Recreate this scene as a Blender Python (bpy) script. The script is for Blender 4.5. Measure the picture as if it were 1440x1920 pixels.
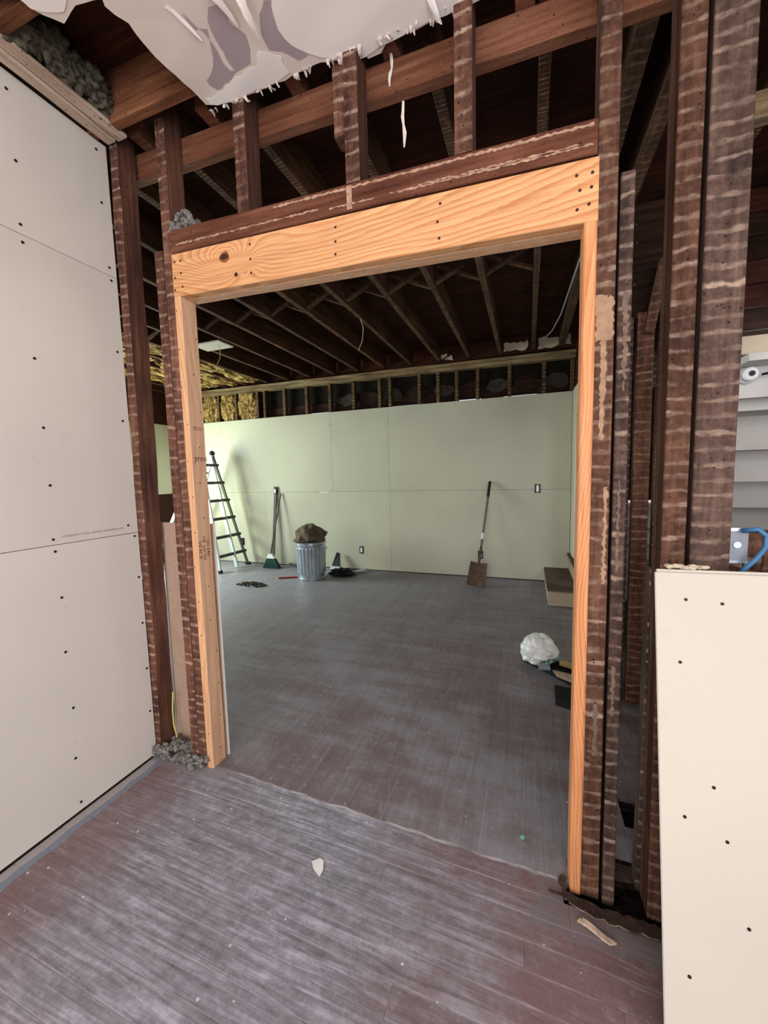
import bpy, bmesh, math, random
from mathutils import Vector, Matrix, noise
from mathutils.geometry import delaunay_2d_cdt
random.seed(7)
for o in list(bpy.data.objects): bpy.data.objects.remove(o)
S = bpy.context.scene
COL = S.collection
# ---------------------------------------------------------------- camera
yaw, pit, rol = -0.35145, 0.09316, -0.02548
CAM = Vector((1.52209, -1.44915, 1.45629))
def cam_axes():
    r = Vector((math.cos(yaw), -math.sin(yaw), 0)); f = Vector((math.sin(yaw), math.cos(yaw), 0)); u = Vector((0, 0, 1))
    f2 = math.cos(pit)*f - math.sin(pit)*u; u2 = math.cos(pit)*u + math.sin(pit)*f
    return math.cos(rol)*r + math.sin(rol)*u2, math.cos(rol)*u2 - math.sin(rol)*r, f2
r_, u_, f_ = cam_axes()
cd = bpy.data.cameras.new('camera'); cam = bpy.data.objects.new('camera', cd); COL.objects.link(cam)
cd.sensor_fit = 'HORIZONTAL'; cd.sensor_width = 36; cd.lens = 740.0/1440*36; cd.clip_start = .02
cam.matrix_world = Matrix(((r_.x, u_.x, -f_.x, CAM.x), (r_.y, u_.y, -f_.y, CAM.y), (r_.z, u_.z, -f_.z, CAM.z), (0, 0, 0, 1)))
S.camera = cam
# ---------------------------------------------------------------- world, lights, exposure
w = bpy.data.worlds.new('world'); S.world = w; w.use_nodes = True
w.node_tree.nodes['Background'].inputs[0].default_value = (.80, .90, 1, 1)
w.node_tree.nodes['Background'].inputs[1].default_value = 1.2
def area(name, loc, target, sx, sy, power, col):
    l = bpy.data.lights.new(name, 'AREA'); l.shape = 'RECTANGLE'; l.size = sx; l.size_y = sy; l.energy = power; l.color = col
    o = bpy.data.objects.new(name, l); COL.objects.link(o); o.location = loc
    d = (Vector(target)-Vector(loc)).normalized(); o.rotation_euler = d.to_track_quat('-Z', 'Y').to_euler(); return o
area('window_daylight_near', (1.3, -3.95, 1.75), (1.0, 0, 1.55), 3.0, 2.1, 117, (1, .955, .92))
area('fill_light_right', (3.42, -2.2, 1.7), (0, -.9, 1.3), 1.6, 1.5, 42, (.95, .96, 1))  # added lamp brightening the left wall, no window known on this side
area('window_lawn_bounce', (-4.50, 2.55, 1.35), (-.6, 4.3, 2.1), .8, .8, 52, (.86, 1.0, .40))
area('window_sky_far', (-4.50, 2.4, 1.75), (-1.2, 3.0, 0), 1.4, 1.2, 125, (.72, .86, 1))
area('window_front_far', (-2.6, .12, 1.65), (-.8, 4.1, 1.1), 2.0, 1.4, 36, (1.0, .98, .86))
area('fill_light_stair', (3.38, 1.9, 1.9), (2.6, 1.6, 1.2), 1.2, 1.2, 48, (.95, .97, 1))  # added lamp brightening the stair underside, the wall behind it is solid
S.view_settings.view_transform = 'Standard'; S.view_settings.look = 'None'; S.view_settings.exposure = 0.0; S.view_settings.gamma = 1
S.view_settings.use_curve_mapping = False
# ---------------------------------------------------------------- object helpers
def root_off(o):
    v = Vector((0, 0, 0))
    while o: v += o.location; o = o.parent
    return v
def tag(o, label=None, cat=None, group=None, kind=None):
    if label: o['label'] = label
    if cat: o['category'] = cat
    if group: o['group'] = group
    if kind: o['kind'] = kind
    return o
def thing(name, label, cat, loc, group=None):
    o = bpy.data.objects.new(name, None); COL.objects.link(o); o.location = loc; o.empty_display_size = .05
    return tag(o, label, cat, group)
def struct(name, label):
    o = bpy.data.objects.new(name, None); COL.objects.link(o)
    o['kind'] = 'structure'; o['label'] = label; o['category'] = name.split('_')[0]; return o
def obj(name, verts, faces, mats, parent=None, label=None, smooth=False, mi=None, kind=None, loc=None):
    me = bpy.data.meshes.new(name)
    off = root_off(parent) if parent else Vector(loc or (0, 0, 0))
    me.from_pydata([tuple(Vector(v)-off) for v in verts], [], faces)
    if not isinstance(mats, (list, tuple)): mats = [mats]
    for m in mats: me.materials.append(m)
    if mi:
        for p, k in zip(me.polygons, mi): p.material_index = k
    if smooth:
        for p in me.polygons: p.use_smooth = True
    me.update()
    o = bpy.data.objects.new(name, me); COL.objects.link(o)
    if parent: o.parent = parent
    elif loc: o.location = loc
    if label: o['label'] = label
    if kind: o['kind'] = kind
    return o
class MB:
    def __init__(s): s.v = []; s.f = []
    def add(s, v, f):
        n = len(s.v); s.v += [tuple(x) for x in v]; s.f += [tuple(i+n for i in q) for q in f]; return s
    def box(s, x0, x1, y0, y1, z0, z1):
        return s.add([(x0,y0,z0),(x1,y0,z0),(x1,y1,z0),(x0,y1,z0),(x0,y0,z1),(x1,y0,z1),(x1,y1,z1),(x0,y1,z1)],
                     [(0,3,2,1),(4,5,6,7),(0,1,5,4),(1,2,6,5),(2,3,7,6),(3,0,4,7)])
    def bar(s, a, b, wx, wy, up=(0, 0, 1), w2=None):
        a, b = Vector(a), Vector(b); d = (b-a).normalized(); up = Vector(up)
        if abs(d.dot(up)) > .98: up = Vector((0, 1, 0))
        x = d.cross(up).normalized(); y = x.cross(d)
        k = w2 if w2 else 1
        vs = [a+x*sx*wx/2+y*sy*wy/2 for sx, sy in ((-1,-1),(1,-1),(1,1),(-1,1))]+[b+x*sx*wx/2*k+y*sy*wy/2*k for sx, sy in ((-1,-1),(1,-1),(1,1),(-1,1))]
        return s.add(vs, [(0,3,2,1),(4,5,6,7),(0,1,5,4),(1,2,6,5),(2,3,7,6),(3,0,4,7)])
    def tube(s, pts, r, n=8, r2=None):
        pts = [Vector(p) for p in pts]; N = len(pts); vs = []; fs = []; px = None
        for i, p in enumerate(pts):
            d = (pts[min(i+1, N-1)]-pts[max(i-1, 0)]).normalized()
            if px is None: px = d.cross(Vector((0, 0, 1)) if abs(d.z) < .9 else Vector((1, 0, 0))).normalized()
            x = (px-d*px.dot(d)).normalized(); px = x; y = d.cross(x)
            rr = r if r2 is None else r+(r2-r)*i/(N-1)
            for k in range(n):
                a = 2*math.pi*k/n; vs.append(p+x*math.cos(a)*rr+y*math.sin(a)*rr)
        for i in range(N-1):
            for k in range(n): fs.append((i*n+k, i*n+(k+1) % n, (i+1)*n+(k+1) % n, (i+1)*n+k))
        fs.append(tuple(range(n-1, -1, -1))); fs.append(tuple((N-1)*n+k for k in range(n)))
        return s.add(vs, fs)
    def lathe(s, c, prof, n=32, rf=None):
        vs = []; fs = []
        for (r, z) in prof:
            for k in range(n):
                a = 2*math.pi*k/n; q = r if rf is None else rf(r, z, a)
                vs.append((c[0]+q*math.cos(a), c[1]+q*math.sin(a), c[2]+z))
        for i in range(len(prof)-1):
            for k in range(n): fs.append((i*n+k, i*n+(k+1) % n, (i+1)*n+(k+1) % n, (i+1)*n+k))
        fs.append(tuple(range(n-1, -1, -1))); fs.append(tuple((len(prof)-1)*n+k for k in range(n)))
        return s.add(vs, fs)
    def disc(s, c, nrm, r, t=.002, n=8):
        c = Vector(c); nrm = Vector(nrm).normalized()
        return s.tube([c-nrm*t*.2, c+nrm*t], r, n)
    def build(s, name, mats, parent=None, **k): return obj(name, s.v, s.f, mats, parent, **k)
def wobble(c, n, amp, scale): return amp*noise.noise(Vector(c)*scale+Vector((n*3.7, n*1.3, n*7.1)))
def timber(name, x0, x1, y0, y1, z0, z1, mat, parent, label=None, axis=None, seg=None, amp=.0015, skew=(0, 0, 0), kind=None, cham=.003, seed=None):
    """sawn timber along its long axis: chamfered edges, slight waver; skew = shift of the far end"""
    L = (x1-x0, y1-y0, z1-z0); ax = axis if axis is not None else max(range(3), key=lambda i: L[i])
    lo = (x0, y0, z0); hi = (x1, y1, z1); n = seg or max(2, int(L[ax]/.25)); a, b = [i for i in range(3) if i != ax]
    sd = seed if seed is not None else random.random()*50; vs = []; fs = []
    c = cham; ring = [(0,c,0,0),(1,-c,0,0),(1,0,0,c),(1,0,1,-c),(1,-c,1,0),(0,c,1,0),(0,0,1,-c),(0,0,0,c)]
    for i in range(n+1):
        t = i/n
        for (ea, oa, eb, ob) in ring:
            p = [0, 0, 0]; p[ax] = lo[ax]+L[ax]*t
            p[a] = (hi[a] if ea else lo[a])+oa; p[b] = (hi[b] if eb else lo[b])+ob
            j = wobble((t*L[ax], ea*3, eb*3), sd, amp, 5); p[a] += j; p[b] += wobble((t*L[ax], ea*3+9, eb*3), sd, amp, 5)
            for k in range(3): p[k] += skew[k]*t
            vs.append(p)
    m = len(ring)
    for i in range(n):
        for k in range(m): fs.append((i*m+k, i*m+(k+1) % m, (i+1)*m+(k+1) % m, (i+1)*m+k))
    fs.append(tuple(range(m-1, -1, -1))); fs.append(tuple(n*m+k for k in range(m)))
    if ax == 1: fs = [tuple(reversed(f)) for f in fs]
    return obj(name, vs, fs, mat, parent, label=label, kind=kind)
def plate(outline, zf, th, res=.05, axis='z', jit=.0):
    """irregular sheet: outline in a plane, height from zf(u,v), thickness th; returns verts, faces. axis z: (u,v)->(x,y); y: (u,v)->(x,z); x: (u,v)->(y,z)"""
    us = [p[0] for p in outline]; vs_ = [p[1] for p in outline]
    pts = [Vector(p) for p in outline]; n = len(pts); edges = [(i, (i+1) % n) for i in range(n)]
    u = min(us)+res*.5
    while u < max(us):
        v = min(vs_)+res*.5
        while v < max(vs_): pts.append(Vector((u+random.uniform(-.2, .2)*res, v+random.uniform(-.2, .2)*res))); v += res
        u += res
    P, _, F, *_r = delaunay_2d_cdt(pts, edges, [list(range(n))], 1, 1e-5)
    P, E_, F, *_r = delaunay_2d_cdt(pts, edges, [list(range(n))], 1, 1e-5)
    def mp(p, d):
        h = zf(p[0], p[1])+d
        return {'z': (p[0], p[1], h), 'y': (p[0], h, p[1]), 'x': (h, p[0], p[1])}[axis]
    N = len(P); V = [mp(p, 0) for p in P]+[mp(p, th) for p in P]
    cnt = {}
    for f in F:
        for i in range(len(f)):
            e = (f[i], f[(i+1) % len(f)]); cnt[e] = 1
    FF = [tuple(reversed(f)) for f in F]+[tuple(i+N for i in f) for f in F]
    for (a, b) in list(cnt):
        if (b, a) not in cnt: FF.append((a, b, b+N, a+N))
    return V, FF
def rag(outline, amp=.01, step=.03, seed=0):
    out = []; rnd = random.Random(seed)
    for i in range(len(outline)):
        a = Vector(outline[i]); b = Vector(outline[(i+1) % len(outline)]); L = (b-a).length; k = max(1, int(L/step))
        nrm = Vector((-(b-a).y, (b-a).x))/(L+1e-9)
        for j in range(k):
            t = j/k; out.append(tuple(a+(b-a)*t+nrm*rnd.uniform(-amp, amp)))
    return out
def blob(c, r, amp=.25, sc=3, sub=3, seed=0, zmin=None, fine=0, sq=(1, 1, 1)):
    bm = bmesh.new(); bmesh.ops.create_icosphere(bm, subdivisions=sub, radius=1)
    V = []
    for v in bm.verts:
        d = v.co.normalized(); k = 1+amp*noise.noise(d*sc+Vector((seed*5.1, seed, 0)))+fine*noise.noise(d*sc*5+Vector((seed, 3, 1)))
        p = Vector((c[0]+d.x*r[0]*k, c[1]+d.y*r[1]*k, c[2]+d.z*r[2]*k))
        if zmin is not None and p.z < zmin: p.z = zmin
        V.append(p)
    F = [tuple(v.index for v in f.verts) for f in bm.faces]; bm.free(); return V, F
# ---------------------------------------------------------------- material helpers
def C(r, g, b): # sRGB 0-255 to linear
    f = lambda c: c/12.92 if c <= .04045 else ((c+.055)/1.055)**2.4
    return (f(r/255), f(g/255), f(b/255), 1)
class N:
    def __init__(s, name, rough=.8, metal=0, spec=.3):
        s.m = bpy.data.materials.new(name); s.m.use_nodes = True; s.t = s.m.node_tree; s.b = s.t.nodes['Principled BSDF']
        s.b.inputs['Roughness'].default_value = rough; s.b.inputs['Metallic'].default_value = metal
        s.b.inputs['Specular IOR Level'].default_value = spec
        s.co = s.t.nodes.new('ShaderNodeTexCoord').outputs['Object']
        s.oi = s.t.nodes.new('ShaderNodeObjectInfo').outputs['Random']
    def link(s, a, b):
        if isinstance(a, (int, float)): b.default_value = a
        elif isinstance(a, tuple): b.default_value = a
        else: s.t.links.new(a, b)
    def math(s, op, a, b=0, c=0, clamp=False):
        n = s.t.nodes.new('ShaderNodeMath'); n.operation = op; n.use_clamp = clamp
        for i, v in enumerate((a, b, c)): s.link(v, n.inputs[i])
        return n.outputs[0]
    def sep(s, v=None):
        n = s.t.nodes.new('ShaderNodeSeparateXYZ'); s.link(v or s.co, n.inputs[0]); return n.outputs
    def comb(s, x, y, z):
        n = s.t.nodes.new('ShaderNodeCombineXYZ'); [s.link(v, n.inputs[i]) for i, v in enumerate((x, y, z))]; return n.outputs[0]
    def scale(s, v, sc):
        n = s.t.nodes.new('ShaderNodeMapping'); s.link(v or s.co, n.inputs[0]); n.inputs['Scale'].default_value = sc; return n.outputs[0]
    def off(s, v, k=50):   # shift coordinates per object
        n = s.t.nodes.new('ShaderNodeVectorMath'); n.operation = 'ADD'; s.link(v or s.co, n.inputs[0]); r = s.math('MULTIPLY', s.oi, k); s.link(s.comb(r, r, r), n.inputs[1]); return n.outputs[0]
    def noise(s, sc=5, det=3, v=None, rough=.5, dist=0):
        n = s.t.nodes.new('ShaderNodeTexNoise'); s.link(v or s.co, n.inputs['Vector']); n.inputs['Scale'].default_value = sc
        n.inputs['Detail'].default_value = det; n.inputs['Roughness'].default_value = rough; n.inputs['Distortion'].default_value = dist; return n.outputs['Fac']
    def ramp(s, f, stops, interp='LINEAR'):
        n = s.t.nodes.new('ShaderNodeValToRGB'); s.link(f, n.inputs[0]); e = n.color_ramp.elements; n.color_ramp.interpolation = interp
        while len(e) < len(stops): e.new(.5)
        for k, (p, c) in enumerate(stops): e[k].position = p; e[k].color = c if isinstance(c, tuple) else (c, c, c, 1)
        return n.outputs[0]
    def mix(s, f, a, b, mode='MIX'):
        n = s.t.nodes.new('ShaderNodeMix'); n.data_type = 'RGBA'; n.blend_type = mode
        s.link(f, n.inputs[0]); s.link(a, n.inputs[6]); s.link(b, n.inputs[7]); return n.outputs[2]
    def bump(s, h, strength=.3, dist=.002):
        n = s.t.nodes.new('ShaderNodeBump'); n.inputs['Strength'].default_value = strength; n.inputs['Distance'].default_value = dist; s.link(h, n.inputs['Height']); s.link(n.outputs[0], s.b.inputs['Normal'])
    def col(s, c): s.link(c, s.b.inputs['Base Color']); return s.m
def plain(name, rgb, rough=.7, metal=0, var=.12, sc=20, spec=.3, bump=.0):
    n = N(name, rough, metal, spec); f = n.noise(sc, 4, n.off(None))
    c = C(*rgb); d = tuple(x*(1-var) for x in c[:3])+(1,); e = tuple(min(1, x*(1+var)) for x in c[:3])+(1,)
    if bump: n.bump(f, bump, .004)
    return n.col(n.ramp(f, [(.3, d), (.7, e)]))
def old_wood(name, dark, mid, light, axis=2, lath=None, face=1, fsign=-1, lath_amt=.8, period=.047, rough=.85, patch=None):
    n = N(name, rough, 0, .2); sc = [26, 26, 26]; sc[axis] = 1.6
    v = n.off(n.scale(None, tuple(sc))); g = n.noise(1.6, 5, v, .62); big = n.noise(2.2, 3, n.off(None))
    fine = n.noise(90, 3)
    f = n.math('ADD', n.math('MULTIPLY', g, .55), n.math('ADD', n.math('MULTIPLY', big, .35), n.math('MULTIPLY', fine, .12)))
    c = n.ramp(f, [(.36, C(*dark)), (.52, C(*mid)), (.68, C(*light))])
    br = n.math('ADD', .78, n.math('MULTIPLY', n.oi, .42)); c = n.mix(1.0, c, n.comb(br, br, br), 'MULTIPLY')
    nails = n.t.nodes.new('ShaderNodeTexVoronoi'); nails.inputs['Scale'].default_value = 26; n.link(n.co, nails.inputs['Vector'])
    c = n.mix(n.math('MULTIPLY', n.math('LESS_THAN', nails.outputs['Distance'], .1), .75), c, C(22, 12, 10))
    if lath is not None:
        x = n.sep(); p = x[lath]
        ph = n.math('FRACT', n.math('ADD', n.math('DIVIDE', p, period), n.math('ADD', n.math('MULTIPLY', n.noise(5, 3), 1.3), n.math('MULTIPLY', n.oi, 3))))
        wid = n.math('MULTIPLY', n.math('SUBTRACT', n.noise(22, 3, n.off(None, 7), .6), .42), .55)
        st = n.ramp(n.math('SUBTRACT', n.math('ABSOLUTE', n.math('SUBTRACT', ph, .5)), wid), [(.02, 1.0), (.14, 0.0)])
        msk = n.ramp(n.noise(16, 5, n.off(None), .7), [(.36, 0.0), (.66, 1.0)])
        per = n.ramp(n.noise(.9, 1, n.comb(0, 0, n.math('MULTIPLY', n.math('FLOOR', n.math('ADD', n.math('DIVIDE', p, period), n.math('MULTIPLY', n.oi, 3))), 3.1))), [(.38, .25), (.62, 1.0)])
        gn = n.t.nodes.new('ShaderNodeNewGeometry').outputs['True Normal']; nn = n.sep(gn)[face]
        on = n.math('GREATER_THAN', n.math('MULTIPLY', nn, fsign), .6)
        k = n.math('MULTIPLY', n.math('MULTIPLY', st, msk), n.math('MULTIPLY', n.math('MULTIPLY', on, per), lath_amt))
        # dusty mottling on the once-plastered face
        mot = n.ramp(n.noise(38, 5, n.off(None, 4), .7), [(.46, 0.0), (.68, .20)])
        c = n.mix(n.math('MULTIPLY', mot, on), c, C(*[min(255, q*1.25+12) for q in light]))
        dk = n.ramp(n.noise(9, 5, n.off(None, 6), .7), [(.5, 0.0), (.66, .55)])
        c = n.mix(n.math('MULTIPLY', dk, on), c, C(*[q*.75 for q in dark]))
        c = n.mix(k, c, C(190, 164, 146))
    n.bump(f, .5, .004)
    return n.col(c)
def pine(name, axis, a, b, cross, knots=(), cf=34, rings=20):
    n = N(name, .6, 0, .3); X = n.sep()
    sc = [2.6]*3; sc[axis] = .55
    lo = n.noise(1.6, 1.5, n.off(n.scale(None, tuple(sc)), 13), .45)
    v = n.math('ADD', n.math('MULTIPLY', lo, rings), n.math('ADD', n.math('MULTIPLY', X[cross], cf), n.math('MULTIPLY', n.noise(60, 2), .25)))
    kn = None
    for (ka, kc, s1, s2) in knots:
        dx = n.math('MULTIPLY', n.math('SUBTRACT', X[axis], ka), .55); dz = n.math('SUBTRACT', X[cross], kc)
        d = n.math('SQRT', n.math('ADD', n.math('MULTIPLY', dx, dx), n.math('MULTIPLY', dz, dz)))
        e = n.math('EXPONENT', n.math('MULTIPLY', d, -s2)); v = n.math('ADD', v, n.math('MULTIPLY', e, s1))
    fr = n.math('FRACT', v)
    c = n.ramp(fr, [(0, C(*a)), (.5, C(*[(a[i]*2+b[i])/3 for i in range(3)])), (.80, C(*b)), (.90, C(*b)), (1, C(*a))])
    sc2 = [120]*3; sc2[axis] = 4
    fine = n.noise(1, 3, n.scale(None, tuple(sc2)))
    c = n.mix(.35, c, n.ramp(fine, [(.3, C(*[q*.8 for q in b])), (.7, C(*[min(255, q*1.03) for q in a]))]))
    sm = n.noise(2.3, 3); c = n.mix(n.ramp(sm, [(.5, 0.0), (.8, .25)]), c, C(200, 150, 110))
    n.bump(fr, .12, .001)
    return n.col(c)
def drywall(name, rgb, smudge=.5):
    n = N(name, .9, 0, .15)
    a = n.noise(1.3, 3, n.off(None)); base = n.ramp(a, [(.35, C(*[q*.965 for q in rgb])), (.65, C(*rgb))])
    s = n.ramp(n.noise(7, 5, n.off(None, 9), .65), [(.66, 0.0), (.82, smudge)])
    c = n.mix(s, base, C(*[q*.72 for q in rgb]))
    n.bump(n.noise(160, 2), .06, .001)
    return n.col(c)
M = {}
M['stud'] = old_wood('lath_stained_stud', (54, 32, 26), (90, 58, 46), (124, 86, 70), 2, 2, 1, -1, .85)
M['studdark'] = old_wood('dark_lath_stained_stud', (42, 30, 26), (74, 56, 49), (104, 82, 74), 2, 2, 1, -1, .75)
M['studred'] = old_wood('reddish_stud', (52, 31, 24), (88, 58, 45), (120, 86, 68), 2, 2, 1, -1, .7)
M['studfar'] = old_wood('far_stud', (40, 26, 14), (84, 62, 38), (130, 102, 66), 2, 2, 1, -1, .7, .05)
M['oldbeam'] = old_wood('old_header_wood', (62, 30, 20), (104, 62, 46), (136, 92, 72), 0)
M['beam'] = old_wood('ledger_wood', (82, 44, 30), (116, 72, 52), (150, 104, 82), 0)
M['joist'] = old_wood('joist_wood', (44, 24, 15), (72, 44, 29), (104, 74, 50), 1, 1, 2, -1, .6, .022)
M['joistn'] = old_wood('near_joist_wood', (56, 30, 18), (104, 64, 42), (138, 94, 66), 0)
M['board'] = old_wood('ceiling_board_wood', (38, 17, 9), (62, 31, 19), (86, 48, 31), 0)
M['plank_dark'] = old_wood('dark_sheathing', (26, 15, 10), (48, 30, 22), (74, 50, 38), 0)
M['plate'] = old_wood('weathered_plate', (70, 55, 38), (126, 106, 78), (172, 152, 120), 0)
M['redboard'] = old_wood('red_brown_board', (40, 20, 15), (68, 36, 28), (92, 52, 41), 0)
M['header'] = pine('new_pine_header', 0, (228, 176, 126), (192, 122, 74), 2, [(.297, 2.399, 12, 15), (.40, 2.325, -7, 20)])
M['jamb'] = pine('new_pine_jamb', 2, (228, 180, 136), (204, 146, 102), 0, rings=14, cf=60)
M['jambr'] = pine('new_pine_jamb_right', 2, (222, 158, 108), (190, 116, 72), 0, rings=26, cf=60)
M['jambpale'] = pine('pale_pine', 2, (224, 182, 148), (206, 158, 124), 1, rings=8, cf=20)
M['dry'] = drywall('drywall_paper', (214, 206, 198))
M['dryfar'] = drywall('far_drywall_paper', (200, 197, 178), .35)
M['drylean'] = drywall('cream_drywall_paper', (197, 190, 178), .35)
M['dryback'] = plain('brown_back_paper', (176, 148, 130), .9, 0, .06, 30)
M['gyp'] = plain('gypsum_core', (232, 230, 224), .95, 0, .06, 60)
M['screw'] = plain('dark_screw', (34, 28, 26), .5, .4)
M['hole'] = plain('knot_dark', (60, 34, 24), .8)
M['knot'] = plain('knot_ring', (142, 78, 44), .7)
M['trim'] = old_wood('pale_weathered_trim', (130, 106, 90), (192, 168, 150), (220, 202, 186), 1)
M['cell'] = plain('grey_cellulose', (82, 77, 66), 1, 0, .45, 45, .1, .8)
M['batt'] = None
def batt():
    n = N('yellow_fibreglass', .95, 0, .1); f = n.noise(9, 5, n.off(None), .65, 1.2)
    n.bump(f, .8, .02); return n.col(n.ramp(f, [(.34, C(70, 52, 26)), (.5, C(150, 120, 72)), (.66, C(206, 180, 124))]))
M['batt'] = batt()
M['wpaint'] = plain('white_painted_wood', (206, 203, 200), .6, 0, .05, 6)
M['cream'] = plain('cream_painted_trim', (196, 182, 160), .7, 0, .1, 12)
M['carpet'] = plain('beige_carpet', (176, 160, 142), 1, 0, .12, 90, .1, .4)
M['tread'] = plain('brown_step_top', (92, 74, 64), .8, 0, .12, 20)
M['galv'] = plain('galvanised_steel', (190, 200, 210), .33, .85, .12, 9, .5)
M['alu'] = plain('ladder_aluminium', (214, 222, 228), .4, .35, .04, 9, .5)
M['rung'] = plain('dark_ladder_rung', (84, 82, 74), .6, .2, .1)
M['black'] = plain('black_plastic', (24, 25, 28), .5, 0, .1)
M['canvas'] = plain('brown_canvas', (104, 92, 78), .95, 0, .22, 12, .1, .5)
M['green'] = plain('green_bristle', (34, 70, 60), .8, 0, .3, 60)
M['white'] = plain('white_plastic', (232, 234, 236), .45, 0, .04)
M['rust'] = plain('rusty_steel', (96, 74, 62), .7, .3, .25, 15)
M['grey'] = plain('grey_fibreglass', (112, 112, 110), .5, 0, .1)
M['pipe'] = plain('grey_pvc', (128, 136, 146), .5, 0, .08)
M['tube'] = plain('cardboard_tube', (150, 128, 88), .85, 0, .1)
M['lathst'] = old_wood('lath_strip', (150, 124, 104), (186, 160, 140), (214, 192, 172), 0)
M['red'] = plain('red_plastic', (150, 40, 34), .5)
M['bluew'] = plain('blue_cable', (64, 112, 156), .45)
M['yelw'] = plain('yellow_cable', (214, 190, 104), .5)
M['gwire'] = plain('grey_wire', (150, 150, 160), .5)
M['tanw'] = plain('tan_wire', (206, 186, 150), .5)
M['ebox'] = plain('grey_electrical_box', (128, 130, 140), .45, .4)
M['paper'] = plain('white_plaster_scrap', (226, 224, 222), .9, 0, .05)
M['ink'] = plain('ink_print', (96, 74, 62), .9, 0, .02)
M['inkd'] = plain('grey_ink', (140, 130, 126), .9, 0, .02)
M['lav'] = plain('lavender_plaster', (166, 150, 156), .95, 0, .06, 6)
M['peel'] = plain('cream_ceiling_paper', (220, 206, 198), .9, 0, .04, 4)
M['peelw'] = plain('white_torn_paper', (238, 230, 226), .9, 0, .03, 4)
M['pit'] = plain('dark_dirt', (34, 28, 26), 1, 0, .4, 12)
M['debris'] = plain('grey_rubble', (120, 116, 112), 1, 0, .45, 50, .1, .8)
M['felt'] = plain('torn_black_felt', (26, 21, 15), 1, 0, .5, 9)
M['pline'] = plain('dirty_plaster_line', (164, 132, 112), .95, 0, .4, 60)
M['greysheath'] = plain('dark_grey_torn_sheathing', (66, 62, 56), .95, 0, .35, 14)
M['mint'] = plain('green_chip', (120, 190, 160), .6)
M['threshold'] = plain('weathered_paint_edge', (120, 128, 134), .7, 0, .2, 30)
def floor_mat(name, axis, far):
    n = N(name, .5, 0, .3); X = n.sep()
    sc = [60, 60, 60]; sc[axis] = 2.4
    g = n.noise(1.0, 5, n.off(n.scale(None, tuple(sc)), 30), .62, .8)
    sc = [9, 9, 9]; sc[axis] = 1.6
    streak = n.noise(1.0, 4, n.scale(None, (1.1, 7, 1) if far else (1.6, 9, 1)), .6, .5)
    big = n.noise(1.0, 4, None, .6, .4); mid = n.noise(5, 6, None, .72); tiny = n.noise(70, 4, None, .7)
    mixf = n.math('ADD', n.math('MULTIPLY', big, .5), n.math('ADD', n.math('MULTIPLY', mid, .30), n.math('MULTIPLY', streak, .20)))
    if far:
        brown = n.ramp(g, [(.2, C(102, 88, 88)), (.75, C(124, 110, 112))]); dust = n.ramp(g, [(.2, C(128, 126, 132)), (.75, C(152, 151, 160))])  # far dust tone also carries the painted sky light
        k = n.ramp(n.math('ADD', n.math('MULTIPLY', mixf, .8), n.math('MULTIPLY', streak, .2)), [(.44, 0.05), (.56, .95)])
        # sky light painted as paler grey towards the far left, browner near opening
        k = n.math('MAXIMUM', n.math('MULTIPLY', k, .8), n.ramp(n.math('ADD', n.math('MULTIPLY', X[1], .22), n.math('MULTIPLY', X[0], -.16)), [(.25, 0.0), (.8, .8)]))
    else:
        brown = n.ramp(g, [(.2, C(108, 84, 85)), (.75, C(130, 106, 107))]); dust = n.ramp(n.math('ADD', n.math('MULTIPLY', g, .6), n.math('MULTIPLY', n.noise(18, 6, None, .75), .4)), [(.36, C(104, 101, 107)), (.5, C(136, 134, 143)), (.64, C(178, 177, 190))])
        dx = n.math('ABSOLUTE', n.math('SUBTRACT', n.math('ADD', X[0], n.math('MULTIPLY', X[1], .25)), .50))
        side = n.math('SUBTRACT', 1.0, n.math('MULTIPLY', dx, 1.0))
        k = n.ramp(n.math('ADD', n.math('MULTIPLY', side, .42), n.math('MULTIPLY', mixf, .95)), [(.52, 0.0), (.76, 1.0)])
    c = n.mix(k, brown, dust)
    c = n.mix(n.ramp(tiny, [(.5, 0.0), (.72, .30)]), c, C(74, 66, 68))
    c = n.mix(n.ramp(n.noise(24, 5, n.off(None, .02), .75), [(.55, 0.0), (.75, .35)]), c, C(176, 172, 178))
    sf = n.math('FRACT', n.math('DIVIDE', n.math('ADD', X[0], 4.55), .083) if far else n.math('DIVIDE', n.math('SUBTRACT', .02, X[1]), .083))
    se = n.math('MINIMUM', sf, n.math('SUBTRACT', 1.0, sf))
    sk = n.math('MULTIPLY', n.ramp(se, [(.012, 1.0), (.05, 0.0)]), n.ramp(n.noise(4, 4, None, .7), [(.42, .1), (.6, .75)]))
    c = n.mix(n.math('MULTIPLY', sk, .5 if far else .8), c, C(172, 168, 176))
    th = n.math('ABSOLUTE', n.math('ADD', n.math('SUBTRACT', X[1], .018), n.math('MULTIPLY', n.math('SUBTRACT', n.noise(12, 4), .5), .03)))
    c = n.mix(n.math('MULTIPLY', n.ramp(th, [(.003, 1.0), (.008, 0.0)]), n.ramp(n.noise(7, 4), [(.4, .1), (.6, .8)])), c, C(196, 190, 194))
    br = n.math('ADD', .965, n.math('MULTIPLY', n.oi, .07)); c = n.mix(1.0, c, n.comb(br, br, br), 'MULTIPLY')
    m = n.t.nodes.new('ShaderNodeMapping'); m.inputs['Rotation'].default_value = (0, 0, -.35 if far else .1); n.link(n.co, m.inputs[0])
    sn = n.noise(1, 4, n.scale(m.outputs[0], (60, 2.2, 3) if far else (3, 70, 3)), .6)
    c = n.mix(n.ramp(sn, [(.60, 0.0), (.74, .14 if far else .3)]), c, C(196, 192, 198))
    sp = n.t.nodes.new('ShaderNodeTexVoronoi'); sp.inputs['Scale'].default_value = 17; n.link(n.co, sp.inputs['Vector'])
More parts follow.
